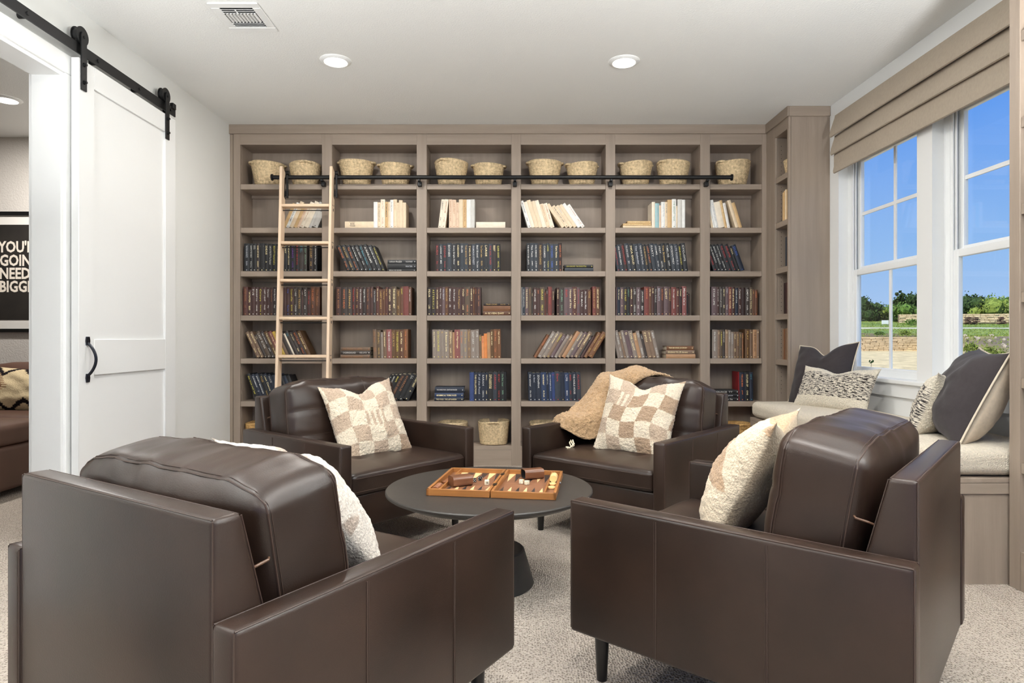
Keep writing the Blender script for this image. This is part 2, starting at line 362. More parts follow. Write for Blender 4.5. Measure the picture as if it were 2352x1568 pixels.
bx('crown_board', (XF - .019, XR - .002, YC0 - .014, YC0 - .0005, ZCROWN, ZC), WOOD_H, cu, .002, 1)
PIN = M('dark_pin_hole', (40, 33, 28), .8)
bm = bmesh.new()
for z in [.6 + .032 * i for i in range(61)]:
    if any(abs(z - s + .02) < .03 for s in SHZ): continue
    for x in (XF + .03, ):
        tube(bm, [(x, YB - .168, z), (x, YB - .1665, z)], .0028, 6)
o = mk('pin_holes', bm, PIN, cu, world=True); o['kind'] = 'stuff'
nb = thing('near_bookcase', 'taupe bookcase at the right edge, on the near side of the window', 'bookcase', (2.23, 2.1, 0))
side_unit(nb, 1.55, 2.64, .057, .057)
bx('crown_board', (XF - .033, XF - .0195, 1.55, 2.654, ZCROWN, ZC), WOOD_Y, nb, .002, 1)
# window bench
BX0, BY0, BY1, BZ = 1.785, 2.645, 4.725, .443
wb = thing('window_bench', 'taupe panelled window seat bench under the windows', 'bench', (2.08, 3.68, 0))
bx('top_board', (BX0 - .006, XR - .017, BY0, BY1, BZ - .02, BZ), WOOD_Y, wb, .0015, 1)
bx('front_rail', (BX0 - .004, BX0 + .016, BY0, BY1, BZ - .066, BZ - .021), WOOD_Y, wb, .001, 1)
bx('end_rail', (BX0 + .017, 2.20, BY0 + .001, BY0 + .02, BZ - .066, BZ - .021), WOOD_H, wb, .001, 1)
bx('end_panel', (BX0 + .02, 2.20, BY0 + .008, BY0 + .024, .0, BZ - .067), WOOD_V, wb)
bx('far_end_panel', (BX0 + .02, 2.063, BY1 - .02, BY1 - .004, .0, BZ - .067), WOOD_V, wb)
for y0, y1 in ((BY0 + .03, 3.33), (3.338, 4.03), (4.038, BY1 - .03)): bx('drawer_front', (BX0 - .002, BX0 + .016, y0, y1, .09, BZ - .073), WOOD_Y, wb, .002, 1)
bx('toe_board', (BX0 + .012, BX0 + .03, BY0 + .024, BY1 - .02, 0, .088), WOOD_Y, wb)
# ------------------------------------------------------------------ library rail and ladder
RY, RZ = 5.062, 2.302
lr = thing('ladder_rail', 'long black pipe rail mounted across the bookcase for the ladder', 'rail', (0, RY, RZ - .02))
bm = bmesh.new(); cyl(bm, (-1.886, RY, RZ), (1.7615, RY, RZ), .0165, 20); mk('pipe', bm, BLACKMET, lr, smooth=40, world=True)
for x in (-1.886, 1.7615):
    bm = bmesh.new(); cyl(bm, (x - .005, RY, RZ), (x + .005, RY, RZ), .026, 20); mk('end_cap', bm, BLACKMET, lr, smooth=40, world=True)
for px in (745, 965, 1182.5, 1401, 1620):
    x = bxp(px); bm = bmesh.new(); box(bm, x - .016, x + .016, YB - .042, YB - .0002, RZ - .060, RZ - .024); box(bm, x - .010, x + .010, RY - .006, YB - .03, RZ - .03, RZ - .012); bevel(bm, .003, 1)
    br = mk('bracket', bm, BLACKMET, lr, world=True)
    b2 = bmesh.new(); cyl(b2, (x, YB - .041, RZ - .041), (x, YB - .047, RZ - .041), .007, 8); mk('screw', b2, BLACKMET, br, world=True)
LX0, LX1 = -1.797, -1.386                                 # outer faces of the stringers
def LY(z): return 5.022 - .062 * (2.363 - z)
ld = thing('library_ladder', 'pale maple library ladder hooked over the black rail', 'ladder', ((LX0 + LX1) / 2, LY(0), 0))
for x0, x1 in ((LX0, LX0 + .021), (LX1 - .021, LX1)):
    bm = bmesh.new(); dd = .044
    prism(bm, [(LY(.02) - dd, .02), (LY(.02) + dd, .02), (LY(2.1) + dd - .004, 2.12), (LY(2.12) + .012, 2.14), (LY(2.3) + .012, 2.285), (LY(2.3) + .026, 2.30), (LY(2.32) + .028, 2.335), (LY(2.36) - dd + .01, 2.372), (LY(2.36) - dd, 2.366)], x0, x1)
    bevel(bm, .0025, 1); s = mk('stringer', bm, MAPLE, ld, world=True)
for k in range(7):
    z = 2.06 - .2935 * k; y = LY(z)
    bm = bmesh.new(); box(bm, LX0 + .021, LX1 - .021, y - .043, y + .043, z - .0105, z + .0115); bevel(bm, .004, 2); mk('rung', bm, MAPLE_H, ld, smooth=40, world=True)
    bm = bmesh.new(); cyl(bm, (LX0 + .02, y - .01, z - .034), (LX1 - .02, y - .01, z - .034), .004, 8); mk('rod', bm, BLACKMET, ld, world=True)
    bm = bmesh.new()
    for dy, dz in ((-.012, .006), (.016, .006)): cyl(bm, (LX1 - .001, y + dy, z + dz), (LX1 + .0015, y + dy, z + dz), .0045, 8)
    prism(bm, [(y - .004, z - .018), (y + .008, z - .020), (y + .010, z - .03), (y + .004, z - .042), (y - .004, z - .038)], LX1 - .001, LX1 + .0015)
    mk('bolt', bm, BLACKMET, ld, world=True)
for xi, sgn in ((LX0 + .021, 1), (LX1 - .0, 1)):
    bm = bmesh.new(); y = LY(2.2)
    prism(bm, [(y + .013, 2.30), (y + .045, 2.29), (y + .045, 2.13), (y + .030, 2.11), (y + .012, 2.135)], xi - .019, xi - .002)
    box(bm, xi + .006, xi + .022, y + .030, y + .046, 2.135, 2.318); box(bm, xi - .004, xi + .022, y + .034, y + .046, 2.15, 2.19)
    bevel(bm, .002, 1); hk = mk('roller_bracket', bm, BLACKMET, ld, world=True)
    b2 = bmesh.new(); cyl(b2, (xi + .002, RY, RZ + .034), (xi + .026, RY, RZ + .034), .018, 16); mk('roller', b2, BLACKMET, hk, smooth=40, world=True)
for x in (LX0 + .0105, LX1 - .0105):
    bm = bmesh.new(); cyl(bm, (x - .009, LY(.02), .021), (x + .009, LY(.02), .021), .021, 16); mk('wheel', bm, BLACKMET, ld, smooth=40, world=True)
# ------------------------------------------------------------------ baskets
BASK = M('seagrass_braid', (196, 172, 134), .8, var=.22, vs_=55, rgb2=(214, 192, 154), bump=.5, bs=130, dist=.01)
BASK2 = M('golden_seagrass_braid', (196, 152, 92), .8, var=.2, vs_=55, rgb2=(214, 172, 110), bump=.5, bs=130, dist=.01)
def basket_meshes(seed, h, rb, rt, wob, rows=15, square=0.):
    rnd = random.Random(seed); ph = [rnd.uniform(0, 6.28) for _ in range(4)]
    prof = [(0.001, .002), (rb * .6, .002)]
    for j in range(rows * 4 + 1):
        t = j / (rows * 4); r = rb + (rt - rb) * (t ** .85); r += .0035 * abs(math.sin(math.pi * t * rows))
        prof.append((r, .004 + t * (h - .004)))
    inner = [(rt - .013, h - .004), (rt - .017, h * .55), (rb - .010, .014), (0.001, .012)]
    prof += inner; nb = len(prof)
    def fn(r, z, a, j):
        row = (j - 2) // 4
        t = z / h
        if square: 
            p = 4.0; q = (abs(math.cos(a)) ** p + abs(math.sin(a)) ** p) ** (-1 / p); r = r * (1 + square * (q - 1))
        rr = r * (1 + t * (.012 * math.sin(2 * a + ph[0]) + .008 * math.sin(3 * a + ph[1])))
        if 2 <= j < nb - 4: rr += .0022 * math.sin(a * 34 + (1.57 if row % 2 else 0))
        zz = z + (t ** 3) * wob * (math.sin(a * 1 + ph[2]) * .6 + .5 * math.sin(2 * a + ph[3]))
        return rr, zz
    bm = bmesh.new(); lathe(bm, prof, 102, cap=False, fn=fn)
    bmesh.ops.recalc_face_normals(bm, faces=bm.faces)
    hs_ = []
    for s in (0, math.pi):
        b2 = bmesh.new(); pts = []
        for i in range(13):
            t = i / 12 - .5; a = s + t * .72; u = math.cos(math.pi * t)
            pts.append(((rt + .001 + .013 * u) * math.cos(a), (rt + .001 + .013 * u) * math.sin(a), h - .012 + .008 * u))
        tube(b2, pts, .0085, 8); hs_.append(b2)
    ms = []
    for nm, b in (('basket_body', bm), ('handle', hs_[0]), ('handle', hs_[1])):
        me = bpy.data.meshes.new(nm); b.to_mesh(me); b.free(); me.polygons.foreach_set('use_smooth', [True] * len(me.polygons)); ms.append(me)
    return ms
VAR = {'A': basket_meshes(1, .190, .092, .130, .006), 'B': basket_meshes(2, .168, .090, .120, .007), 'C': basket_meshes(3, .180, .090, .127, .007),
       'L': basket_meshes(4, .222, .125, .150, .006, 18, .45)}
for v in VAR.values():
    for me in v: me.materials.append(BASK)
def basket(kind, x, y, z, rot, label, group, mat=None, sc=1.0):
    t = thing('seagrass_basket', label, 'basket', (x, y, z), rot, group); t.scale = (sc, sc, sc)
    for me in VAR[kind]:
        q = bpy.data.objects.new(me.name.split('.')[0], me); COL.objects.link(q); q.parent = t
        if mat:
            q.data = q.data.copy(); q.data.materials.clear(); q.data.materials.append(mat)
    return t
ORD = ['first', 'second', 'third', 'fourth', 'fifth', 'sixth', 'seventh', 'eighth', 'ninth', 'tenth', 'eleventh', 'twelfth', 'thirteenth', 'fourteenth', 'fifteenth', 'sixteenth', 'seventeenth', 'eighteenth', 'nineteenth', 'twentieth', 'twenty-first', 'twenty-second', 'twenty-third', 'twenty-fourth']
TB = [(617, 'A', .5, 1.0), (702.5, 'A', 1.9, .97), (820, 'A', .0, 1.06), (909, 'B', .15, 1.07), (1037, 'A', 1.1, 1.05), (1122.5, 'B', .1, 1.05), (1251, 'A', .1, 1.05), (1336, 'C', .3, 1.0), (1459, 'C', .25, 1.04), (1545, 'A', .6, 1.03), (1681, 'C', .5, 1.09)]
YK = 5.262
for i, (px, kd, rot, sc) in enumerate(TB):
    basket(kd, PX(px, YK), YK - .012, SHZ[0] + .0005, rot, 'woven seagrass basket on the top shelf, %s from the left' % ORD[i], 'baskets on the top shelf', sc=sc)
basket('A', 2.172, 4.868, SHZ[0] + .0005, .8, 'seagrass basket half seen on the top shelf of the corner bookcase', 'baskets on the top shelf', sc=.6)
for px, lab, mt, sc in ((1040, 'woven basket on the bottom shelf behind the left far armchair arm', None, .93), (1134, 'woven basket fully seen on the bottom shelf between the far armchairs', None, .99), (1250, 'woven basket peeking over the arm of the right far armchair', None, .93), (602, 'woven basket glimpsed at the bottom left corner of the bookcase', BASK2, .93), (1693, 'golden woven basket on the bottom shelf beside the window bench', BASK2, .88)):
    Yk = 5.268
    basket('L', PX(px, Yk), Yk - .002, ZBASE + .0005, math.pi / 2, lab, 'baskets on the bottom shelf', mt, sc=sc * .87)
# ------------------------------------------------------------------ books
YS = YB + .022; KS = FPX / YS                              # plane of the spines, pixels per metre there
PAGES = M('cream_page_block', (226, 214, 190), .9, var=.1, vs_=1, st=(1, 1, 1))
BM_ = {}
def bookmat(rgb, rough=.55):
    key = 'book_cloth_%d_%d_%d' % rgb
    return M(key, rgb, rough, var=.08, vs_=30, bump=.06, bs=500, dist=.003)
INK = {'w': (206, 204, 198), 'g': (184, 150, 84), 'y': (200, 188, 76), 'r': (168, 50, 46), 'b': (60, 92, 170), 't': (70, 136, 150), 'o': (196, 112, 64), 'k': (60, 46, 40), 'p': (110, 60, 150), 'c': (240, 222, 170), 'n': (150, 100, 60), 's': (176, 178, 184), 'q': (186, 138, 104), 'e': (110, 146, 120)}
INKM = {k: M('spine_ink_' + k, v, .4) for k, v in INK.items()}
def book_mesh(w, h, d):
    """cover: spine, two boards, hinge grooves. Local: x across, y into the shelf, z up; origin bottom-left front"""
    bm = bmesh.new(); t = min(.0028, w * .18); r = min(.004, w * .3)
    n = 5; sp = []
    for i in range(n + 1):
        u = i / n; sp.append((u * w, -(.0035) * math.sin(math.pi * u) + .0035))
    out = sp + [(w, d), (w - t, d), (w - t, .009), (t, .009), (t, d), (0, d)]
    prism(bm, out, 0, h, 'z')
    return bm
def rect_verts(V, F, cx, cz, hw, hh, dia=False):
    i = len(V)
    if dia: V += [(cx - hw, cz), (cx, cz - hh), (cx + hw, cz), (cx, cz + hh)]
    else: V += [(cx - hw, cz - hh), (cx + hw, cz - hh), (cx + hw, cz + hh), (cx - hw, cz + hh)]
    F.append((i, i + 1, i + 2, i + 3))
def lettering(w, h, title, flat=False, light=False):
    """title running down the spine (or along it when flat) + publisher mark, as thin plates in the spine plane"""
    V, F = [], []
    if not title: return V, F
    parts = title.split('|'); lines = parts[0].split('/')
    band = '=' in title; lines = [s.replace('=', '') for s in lines]
    author = parts[1] if len(parts) > 1 else None
    L = h; pad = .07 * L
    span = (L - 2 * pad) * (.80 if author is None else .50)
    nl = len(lines); lh = min((.34 if light else .42) * w / nl, .014)
    for li, s in enumerate(lines):
        if not s: continue
        tv, tf = text_mesh(s, 1.0, .012)
        x0 = min(v[0] for v in tv); x1 = max(v[0] for v in tv); y0 = min(v[1] for v in tv); y1 = max(v[1] for v in tv)
        sy = lh / max(.3, (y1 - y0)); sx = min(sy * 1.6, span / (x1 - x0))
        off = len(V); cx = w / 2 + ((nl - 1) / 2 - li) * lh * 1.25
        for (x, y) in tv:
            a = (x - x0) * sx; b = (y - (y0 + y1) / 2) * sy
            V.append((cx + b, L - pad - a))
        F += [tuple(i + off for i in f) for f in tf]
    if author:
        tv, tf = text_mesh(author, 1.0, .01)
        x0 = min(v[0] for v in tv); x1 = max(v[0] for v in tv); y0 = min(v[1] for v in tv); y1 = max(v[1] for v in tv)
        sy = min(.40 * w, .012) / max(.3, (y1 - y0)); sx = min(sy * 1.1, L * .24 / (x1 - x0)); off = len(V)
        for (x, y) in tv: V.append((w / 2 + (y - (y0 + y1) / 2) * sy, L * .37 - (x - x0) * sx))
        F += [tuple(i + off for i in f) for f in tf]
    if band:
        for z in (L * .90, L * .12): rect_verts(V, F, w / 2, z, w * .34, .0011)
    rect_verts(V, F, w / 2, L * .052, min(w * .2, .005), min(w * .2, .005), True)
    return V, F
NBOOK = [0]; BOOKS = []
CN = {}
def colname(rgb):
    r, g, b = rgb; m = max(rgb); n = min(rgb)
    if m < 52: return 'navy' if b > r + 8 else 'black'
    if n > 165: return 'white' if m - n < 22 else 'cream'
    if b > r + 12: return 'teal' if g > 120 else 'navy blue'
    if r > 150 and r - g > 60 and b < 90: return 'orange'
    if r > 95 and r - g > 55: return 'red'
    if m < 95: return 'maroon' if r - g > 14 else 'charcoal'
    if m < 150: return 'brown'
    if r > 170 and g > 140: return 'tan'
    return 'light brown'
def put_book(x, z, w, h, ang, rgb, title, ink, label, d=None, flat=False, y=YS, facing=0, group='hardback books in the wall bookcase', wy=None):
    """x,z: the corner that rests on the shelf. ang>0 leans right. flat: lies on its side, w is its length and h its thickness"""
    d = d or random.uniform(.145, .165)
    W, H = (h, w) if flat else (w, h)
    b = mk('book', book_mesh(W, H, d), bookmat(rgb), bpy_dummy, recalc=True); b.parent = None
    pg = bmesh.new(); t = min(.0028, W * .18); box(pg, t * 1.02, W - t * 1.02, .008, d - .004, .004, H - .004); mk('pages', pg, PAGES, b)
    V, F = lettering(W, H, title, flat, min(rgb) > 150)
    if V:
        me = bpy.data.meshes.new('spine_lettering')
        me.from_pydata([(vx, -.0006 - .0 * vx, vz) for vx, vz in V], [], F)
        # follow the rounded spine
        for v in me.vertices: v.co.y = -(.0035) * math.sin(math.pi * min(1, max(0, v.co.x / W))) + .0035 - .0004
        me.materials.append((INKM['q'] if min(rgb) > 150 and ink in 'ron' else INKM[ink])); o = bpy.data.objects.new('spine_lettering', me); COL.objects.link(o); o.parent = b; o['kind'] = 'stuff'
    if facing:      # spine faces -x (side units)
        b.rotation_euler = (0, 0, -math.pi / 2); b.location = (x, y, z)
        if ang: b.rotation_euler = Matrix.Rotation(-math.pi / 2, 4, 'Z').to_euler(); b.rotation_euler = (Matrix.Rotation(-math.pi / 2, 4, 'Z') @ Matrix.Rotation(R(ang), 4, 'Y')).to_euler()
    elif flat:      # book's z axis -> -x ; its x axis -> +z
        b.rotation_euler = (0, -math.pi / 2, 0); b.location = (x + w, y, z)
    elif ang > 0:
        a = R(ang); b.rotation_euler = (0, a, 0); b.location = (x - w * math.cos(a), y, z + w * math.sin(a))
    else:
        b.rotation_euler = (0, R(ang), 0); b.location = (x, y, z)
    NBOOK[0] += 1
    tag(b, label, 'book', group); BOOKS.append((w * h * (.4 if facing else 1), b))
    return b
bpy_dummy = bpy.data.objects.new('dummy', None)
C = {'iv': (236, 224, 204), 'cr': (226, 206, 176), 'tn': (204, 170, 122), 'wh': (232, 232, 228), 'pk': (224, 196, 170), 'gy': (206, 204, 198), 'te': (150, 190, 194),
     'bk': (26, 26, 28), 'b2': (34, 36, 40), 'sl': (46, 52, 60), 'nv': (26, 34, 50), 'nb': (34, 52, 84), 'bb': (44, 62, 108), 'dr': (44, 26, 24),
     'mr': (66, 42, 38), 'm2': (82, 48, 42), 'ch': (58, 50, 46), 'bw': (92, 60, 42), 'mv': (96, 78, 80), 'r4': (110, 56, 50), 'gb': (86, 72, 58), 'dk': (44, 34, 32), 'og': (92, 66, 40),
     'tp': (124, 102, 84), 't2': (140, 116, 94), 't3': (108, 86, 68), 'or': (206, 128, 70), 'o2': (214, 146, 96), 'rs': (130, 78, 74), 'gr': (134, 122, 112), 'br': (112, 74, 46), 'lt': (168, 130, 96), 'ye': (196, 164, 70), 'rd': (120, 14, 24)}
# row -> bay -> runs; run = (start px of the first resting corner, lean, [(w px, h px, colour, ink, title)])
def run(row, bay, runs, stacks=()):
    z = SHZ[row - 1]
    items = []
    for st, ang, bl in runs:
        p = st; ca = math.cos(R(ang))
        for i, (w, h, c, ink, ti) in enumerate(bl):
            if c is None: p += w; continue
            if ang > 0 and i > 0: p += w / ca
            items.append((p, w, h, ang, c, ink, ti, False, 0))
            if ang <= 0: p += w / ca
    for x0, x1, lays in stacks:
        acc = 0
        for k, (h, c, ink, ti, dx0, dx1) in enumerate(lays):
            items.append((x0 + dx0, x1 - x0 - dx0 + dx1, h, 0, c, ink, ti, True, acc)); acc += h
    up = sorted([it for it in items if not it[7]], key=lambda t: t[0]); fl = [it for it in items if it[7]]
    pos = 'on the %s shelf down, %s bay' % (ORD[row - 1], ORD[bay - 1])
    for i, (p, w, h, ang, c, ink, ti, _, _) in enumerate(up):
        wm, hm = w / KS, h / KS
        lab = '%s %s book %s, %s upright from left' % (colname(C[c]), 'leaning' if abs(ang) > 4 else 'standing', pos, ORD[i])
        put_book(PX(p, YS), z + .0004, wm - .0006, hm, ang, C[c], ti, ink, lab)
    for i, (p, w, h, _, c, ink, ti, _, acc) in enumerate(fl):
        lab = '%s book lying flat %s, %s from the bottom' % (colname(C[c]), pos, ORD[i])
        put_book(PX(p, YS), z + .0004 + acc / KS, w / KS, h / KS - .0006, 0, C[c], ti, ink, lab, flat=True)
def L(s):
    """'w h colour ink title;...'"""
    r = []
    for q in s.strip().split(';'):
        q = q.strip()
        if not q: continue
        a = q.split(' ', 4)
        if a[0] == 'gap': r.append((float(a[1]), 0, None, '', '')); continue
        r.append((float(a[0]), float(a[1]), a[2], a[3], a[4] if len(a) > 4 else ''))
    return r
# second shelf down: cream books
run(2, 1, [(655.5, 23.5, L('7.5 60 tn n LAST/ONE;7 62 wh k HOUSE of the FAME;8.6 64 cr n;7.4 57 tn n;5.5 55 pk r THE LIGHT;9 63 iv r THE JOY OF Rondo;10.1 64 iv s;6.2 64 gy s a long road;13.2 61 gy k 35 55'))])
run(2, 2, [(858, 0, L('9 60 wh n;7.2 59 cr k THE LONDON LIST;10 66 iv r Kay Pay|NOVEL;7 60 tn k REMEMBER;5 60 cr n THE LINE;7 65 wh k the way home;8.2 66 cr n the garden;5 58.5 cr n light;8 64 cr n;8 58.5 cr n'))],
    [(792, 858, [(15.3, 'cr', 'k', '', 0, 0)])])
run(2, 3, [(1013.2, 7, L('7.2 66 iv k LIBERTY|bliss;9 66 iv o WISDOM|of ages')), (1031, 0, L('7.2 66 pk r FOREST OF THE SEA;9.3 65 pk o HARVEST;6.4 59 pk r A HOUSE|S;9.3 66 cr n;8.5 65.5 tn n Going Down to Earth;9.3 65.5 wh s;9.3 66 gy s'))],
    [(1093.5, 1160.5, [(14.2, 'iv', 'k', '', 0, 0)])])
run(2, 4, [(1213, -17, L('7.7 64 wh k MY JOURNEY|Hope;7.7 62 iv n;8.5 66 cr n;8.1 63.5 cr n;9.3 65 iv s;8.1 57 cr n BREAKING TIDES;9.3 58 iv n HOME FREE')), (1291, -34, L('7.6 64 cr n;7.6 59 cr k THE WAY OF LIFE;7.6 59.5 cr s LIVING;7.6 62 cr n;7.6 65 wh s;7.6 62 wh r LITTLE CHANGE|NOT YET'))])
run(2, 5, [(1497.5, 0, L('7.5 60 iv s;9 57 te s SMALL GARDEN;5 52 pk n;9 60 wh s Ready To Talk;5.5 60 cr k THE SISTERS;10 65 tn n;10 66.5 wh e THE BRIGHT YEAR;3 51 cr n;10.5 66 gy s;7 65 wh s'))],
    [(1431, 1497, [(5.6, 'cr', 'c', 'THE HOUSE BOOK', 0, 0), (5.2, 'tn', 'c', 'A LIFE IN GARDENS', 0, -1), (5.6, 'tn', 'c', 'THE COMPLETE COOK', 10, -2)])])
run(2, 6, [(1633.5, -11, L('5.5 55 cr e;3.5 60 wh o;8 65 wh s THE STORY OF LAND;14 60 iv s;6 64.5 tn c THE FINE ART;6.5 58 wh r Why Time Says')), (1690, -17, L('7.5 66 cr s;7.5 60 tn c'))])
# third shelf down: black books
run(3, 1, [(560.5, 0, L('12.3 64 b2 s THE STORY ARCHITECTS|SUN;7.5 64 bk w NORTH TO PARIS|WILD HILL;8.5 64 bk w CUT/LINES;7 64 dk c GAME OF NINE|DESERT;11.5 64.5 bk c =;9 64 bk c IDEAS|A;9 63.5 bk w ARCHITECTS The Runner;9.3 63 bk y BEAUTY Remarkable;9 63 bk c THE LONG DAY;8 63 bk w;8 62.5 b2 c LOST=;6.5 62.5 bk c THE MOTHER CODE;12 62 bk p ALWAYS|A NOVEL;8.5 63 bk r RED RIVER RISING;10.5 62.5 ch t =MARY/NOBLE;8 63 ch e DEEP WATER;gap 4;10.5 62.5 dk g OLD COURT|ONE;8.5 62.5 bk w ARCHITECTS The Singer'))])
run(3, 2, [(796, -23, L('9.5 62 bk o RUTH WARE|IT GIRL;10.2 63 b2 g FOR A COURT|THREE;9.5 62.5 b2 o The World|of a novel;9 62.5 bk w its a long way;8.3 64 bk w LEVEL DEATH|JACK;9 63.5 b2 t Far Better Garden;9.8 64.5 bk w AIRFRAME;10 62.5 b2 w Just Life and Time;7 62 bk y THE NEXT LIFE OF A GIRL'))],
    [(889.5, 956, [(5.4, 'bk', 'w', 'BREAK NO BONES|', 0, -1), (12.5, 'bk', 's', '|WATER', 0, 0), (9, 'b2', 'w', 'SARAH FRAZER | THE GOVERNESS', .5, 0)])])
run(3, 3, [(999.8, -.6, L('9.5 63.5 dr r RUSH|fire;7.8 63 sl w LOOK AT ME;9.8 63.5 b2 r STONE|the sleeper;10.5 65 sl w =BONES;11.2 63.5 b2 w Every Bright River;8.5 65 b2 c CASSANDRA|sun;9 64.5 sl w =ISLES;9.5 64.5 sl g THE BOOK THIEF;7.7 63 dk c = TWELVE ACRES;9.3 63 sl s FAMOUS STREET;9 64.5 sl w Bad Blood|The Lakes;10.2 64.5 b2 g The Court Index|RUN;10.5 64.5 b2 c =LARGE;9 63.5 sl r THE GIRL IN RED;9.2 64 dk c FANNY/PERRY;9 63 bk y ELDER GODS|NOVEL'))])
run(3, 4, [(1210, -.6, L('8 65 b2 w THE NEW RIVER LIGHTS;9.3 65 sl w Tick Tock|JAMES;8.8 65 sl w CARL ROMANO|A STORY;11 65 dk g THE NINTH CHANCE;8.5 63 sl w CHARMED|the river;7.2 65 sl y LOSE|The Big Blue;10.8 63 sl b DIVIDED|SUMMER;10 63 sl c Turn Home|family;7.5 65 dr o UNDER FIRE|novel'))],
    [(1297, 1363, [(8, 'sl', 't', '', 0, 0), (7.6, 'bk', 'y', 'DEAN BROOKS  THE FORGOTTEN', -.5, -.5)])])
run(3, 5, [(1417.5, -9, L('8 58 sl r the midnight hour;9 62 sl w the hidden stars;8.5 63.5 dk r CAPTAIN FANTASTIC;9.5 64.5 sl w THE LONG ISLAND|SH;10.5 64 b2 c INCA GOLD;12 63 sl s The Defender;8.5 64.5 sl w THE FOG Of The Dust;8 62 b2 g THE MARSH KING;8 62.5 b2 o LOST LIGHT;10 64 sl w =PARTY;8.5 63.5 sl w HOME|last days;8.5 62.5 b2 w PREY|NOVEL')), (1525.5, -7, L('9 64.5 b2 g The Bronze;9.5 64.5 bk w TIMELINE|LOST;10.5 63 sl w OCEAN PREY;9 63 sl s LIFE POSSIBLE;7.5 61.5 bk y DREAM DO A BIG BUY;9.6 65 b2 w CYCLOPS'))])
run(3, 6, [(1640, -20, L('8 62 b2 r LOST LETTERS;7.5 64 bk w THE SEARCH;7.5 64 b2 w BACK TO BACK;7.5 65 bk w Final Voyage|the island;10 65 b2 r THE TOWN|s;11 64 b2 r EVER AFTER|the summer;6 60 bk c TRICK;10.5 63 nv b =DUSK'))])
# fourth shelf down: maroon and dark brown
run(4, 1, [(558.2, 0, L('10.8 66 m2 n A STUDY IN SONG|vol;8 59 mr c WINTER|sun;8.8 65 mr w =FIVE;7.5 65 mr w MIDNIGHT Club|HOUSE;10.5 65 mr y Colours|Great Song;8 65 mr w LAST LIGHT|PAGE;8 64 mr w Daniel|Way;7.5 64 mr n the forgotten;7 65 dk w PAYBACK|Final;7 64 mr g NIGHT;10 64 mr n;6 64 mr n;8 65 mr b long|The Pilot;9.5 65 mr y Colours of Sun|BOOK;8 65 ch w LIVES|UNDER;9.5 64.5 ch g IRON TEARS;4 59 mr w LAST;9 64 ch w KAY|wild;8 60 mr r the river way;10 66 bw o THE ANCIENT|gold;11 65 bw n =The Father'))])
run(4, 2, [(771, 0, L('12 65 mr n BLACK RIVER;14.5 65 ch o WHITE HEAD;11 65 ch g AETERNALS;7.8 64.5 mr r House of Fire|novel;8 65 mr g A STORY A|tale;8 65 mr w the thousand doors;8.3 64.5 dk w Night Moves;8.7 65 mr n the long life|walk;8 66 mr n last night;6.3 60 ch s the broken;7 67 m2 c the secret way;8 60 bw g LOST GHOST;6.3 60 bw g Time Song;6 65.5 m2 g the last;8.7 65 mr c GREAT NORTH|BOLD;11 66.5 gb c THE EDGE OF MIST=;8.8 60 og g Sight|gold;6.8 66 bw y EAST;12.2 67 r4 n;6.8 65 bw w last harvest'))])
run(4, 3, [(981.4, 0, L('9 64.5 dk c FEAR|LIES;10.5 64 dk y A E T E R N A L S;7 64.5 mr c WINTER HOUSE;7.5 66 mr w Day Three|A;7 65 mv s the fabric;7 66 bw g BABE RUTHLESS|blue;8.5 66 mr w Mirrored|m;10.5 65 mr w the first great|story;11.5 64.5 mr g Time of Kingdom;8 64.5 mr c FIND|LAKE;11.5 64 gb o BILL|HOUSE;6.8 66 mr c COMFORT|s;4.3 64 bw c OPEN;5 65.5 mr o the king;9 65 mr n the last lion'))],
    [(1109.5, 1173, [(10, 'bw', 'c', 'A GIVEN DAY', -.5, 0), (12.3, 'br', 'n', '=', 0, 0), (6.4, 'dk', 'g', 'TRUE CRIME|DAVID', 2, -1)])])
run(4, 4, [(1197.5, 0, L('2 65 gy k;7 65 sl w HIGH SCHOOL;7.2 65 mv c THE OLD BOOK SCHOOL;6.8 65 gb n =garden;4.3 55 ch c story;8.5 64 mr w CUTTING LOOSE|RED;7.2 63 mr o =last;10 65 gb y GRASS|FIELD;4 55 m2 o the;4.3 61 mr w story;9 66 r4 r Lone River;5.8 59 mr c Joy of Story;gap 5;6.3 64 mr c the silent|b;11 64 ch e AUTUMN|DAYS;10.5 64 mv r =sun;8.5 64 mv c House of Fire;10.5 66 m2 c ILLUSTRATED=;7 64 mv r the long evening;8.5 59 mr w THE MAN;9 60 mr w An Honest Man;8 59 bw g ONE;gap 3;8 66.5 r4 g THE BOOK OF NIGHT;8.5 65 bw c HEART OF THE WEST'))])
run(4, 5, [(1415, 0, L('3 65 mv k;7 64.5 nv c the last year;7.6 64.5 mv c harbour|A;8 65 dk y THE FIRST|WAY;6.4 65 bk e GREAT;7.2 65 mr c GRAND|a;7.7 64.5 ch w LIFE|UNSUNG;9.3 64.5 mv w the big great|trail;8.5 59 dk w JOURNEY|sun;11 66 r4 o poems;6 65 bw c the last;6.4 67 mr c SLIM;6 65 dk w FULL CIRCLE;9 67 mv s BEAUTY;6.8 65 mr o sun flower;10.6 66 mv c =LIGHT;6.5 65.5 mr g COMFORT;11.4 65 r4 w the magic mountain;7 62 m2 c Wild|s;6.7 65 dr c Tower;9.8 67 rs w Maria Calls;3.5 53 bk c a;3.5 50 dr o b'))])
run(4, 6, [(1634, 0, L('12.3 66 mv w STAR LIFE;6.4 65 mr w the green world|u;7.2 66 ch w the common ground;6.8 65 ch c the hill|dark;7.2 66 mv s Night|Forest;6.8 65 r4 c THE RED HOUSE;8 65.5 mr c Out of the Dark;7.2 63 nv w Lives of the;7.6 64 mr w Portrait|great;9 64 dr k;9.3 64 ch w EMPIRE|trade;6.8 64.5 gb c CANYON TOWN;5 60 bw g Life;7.2 59 bw o south'))])
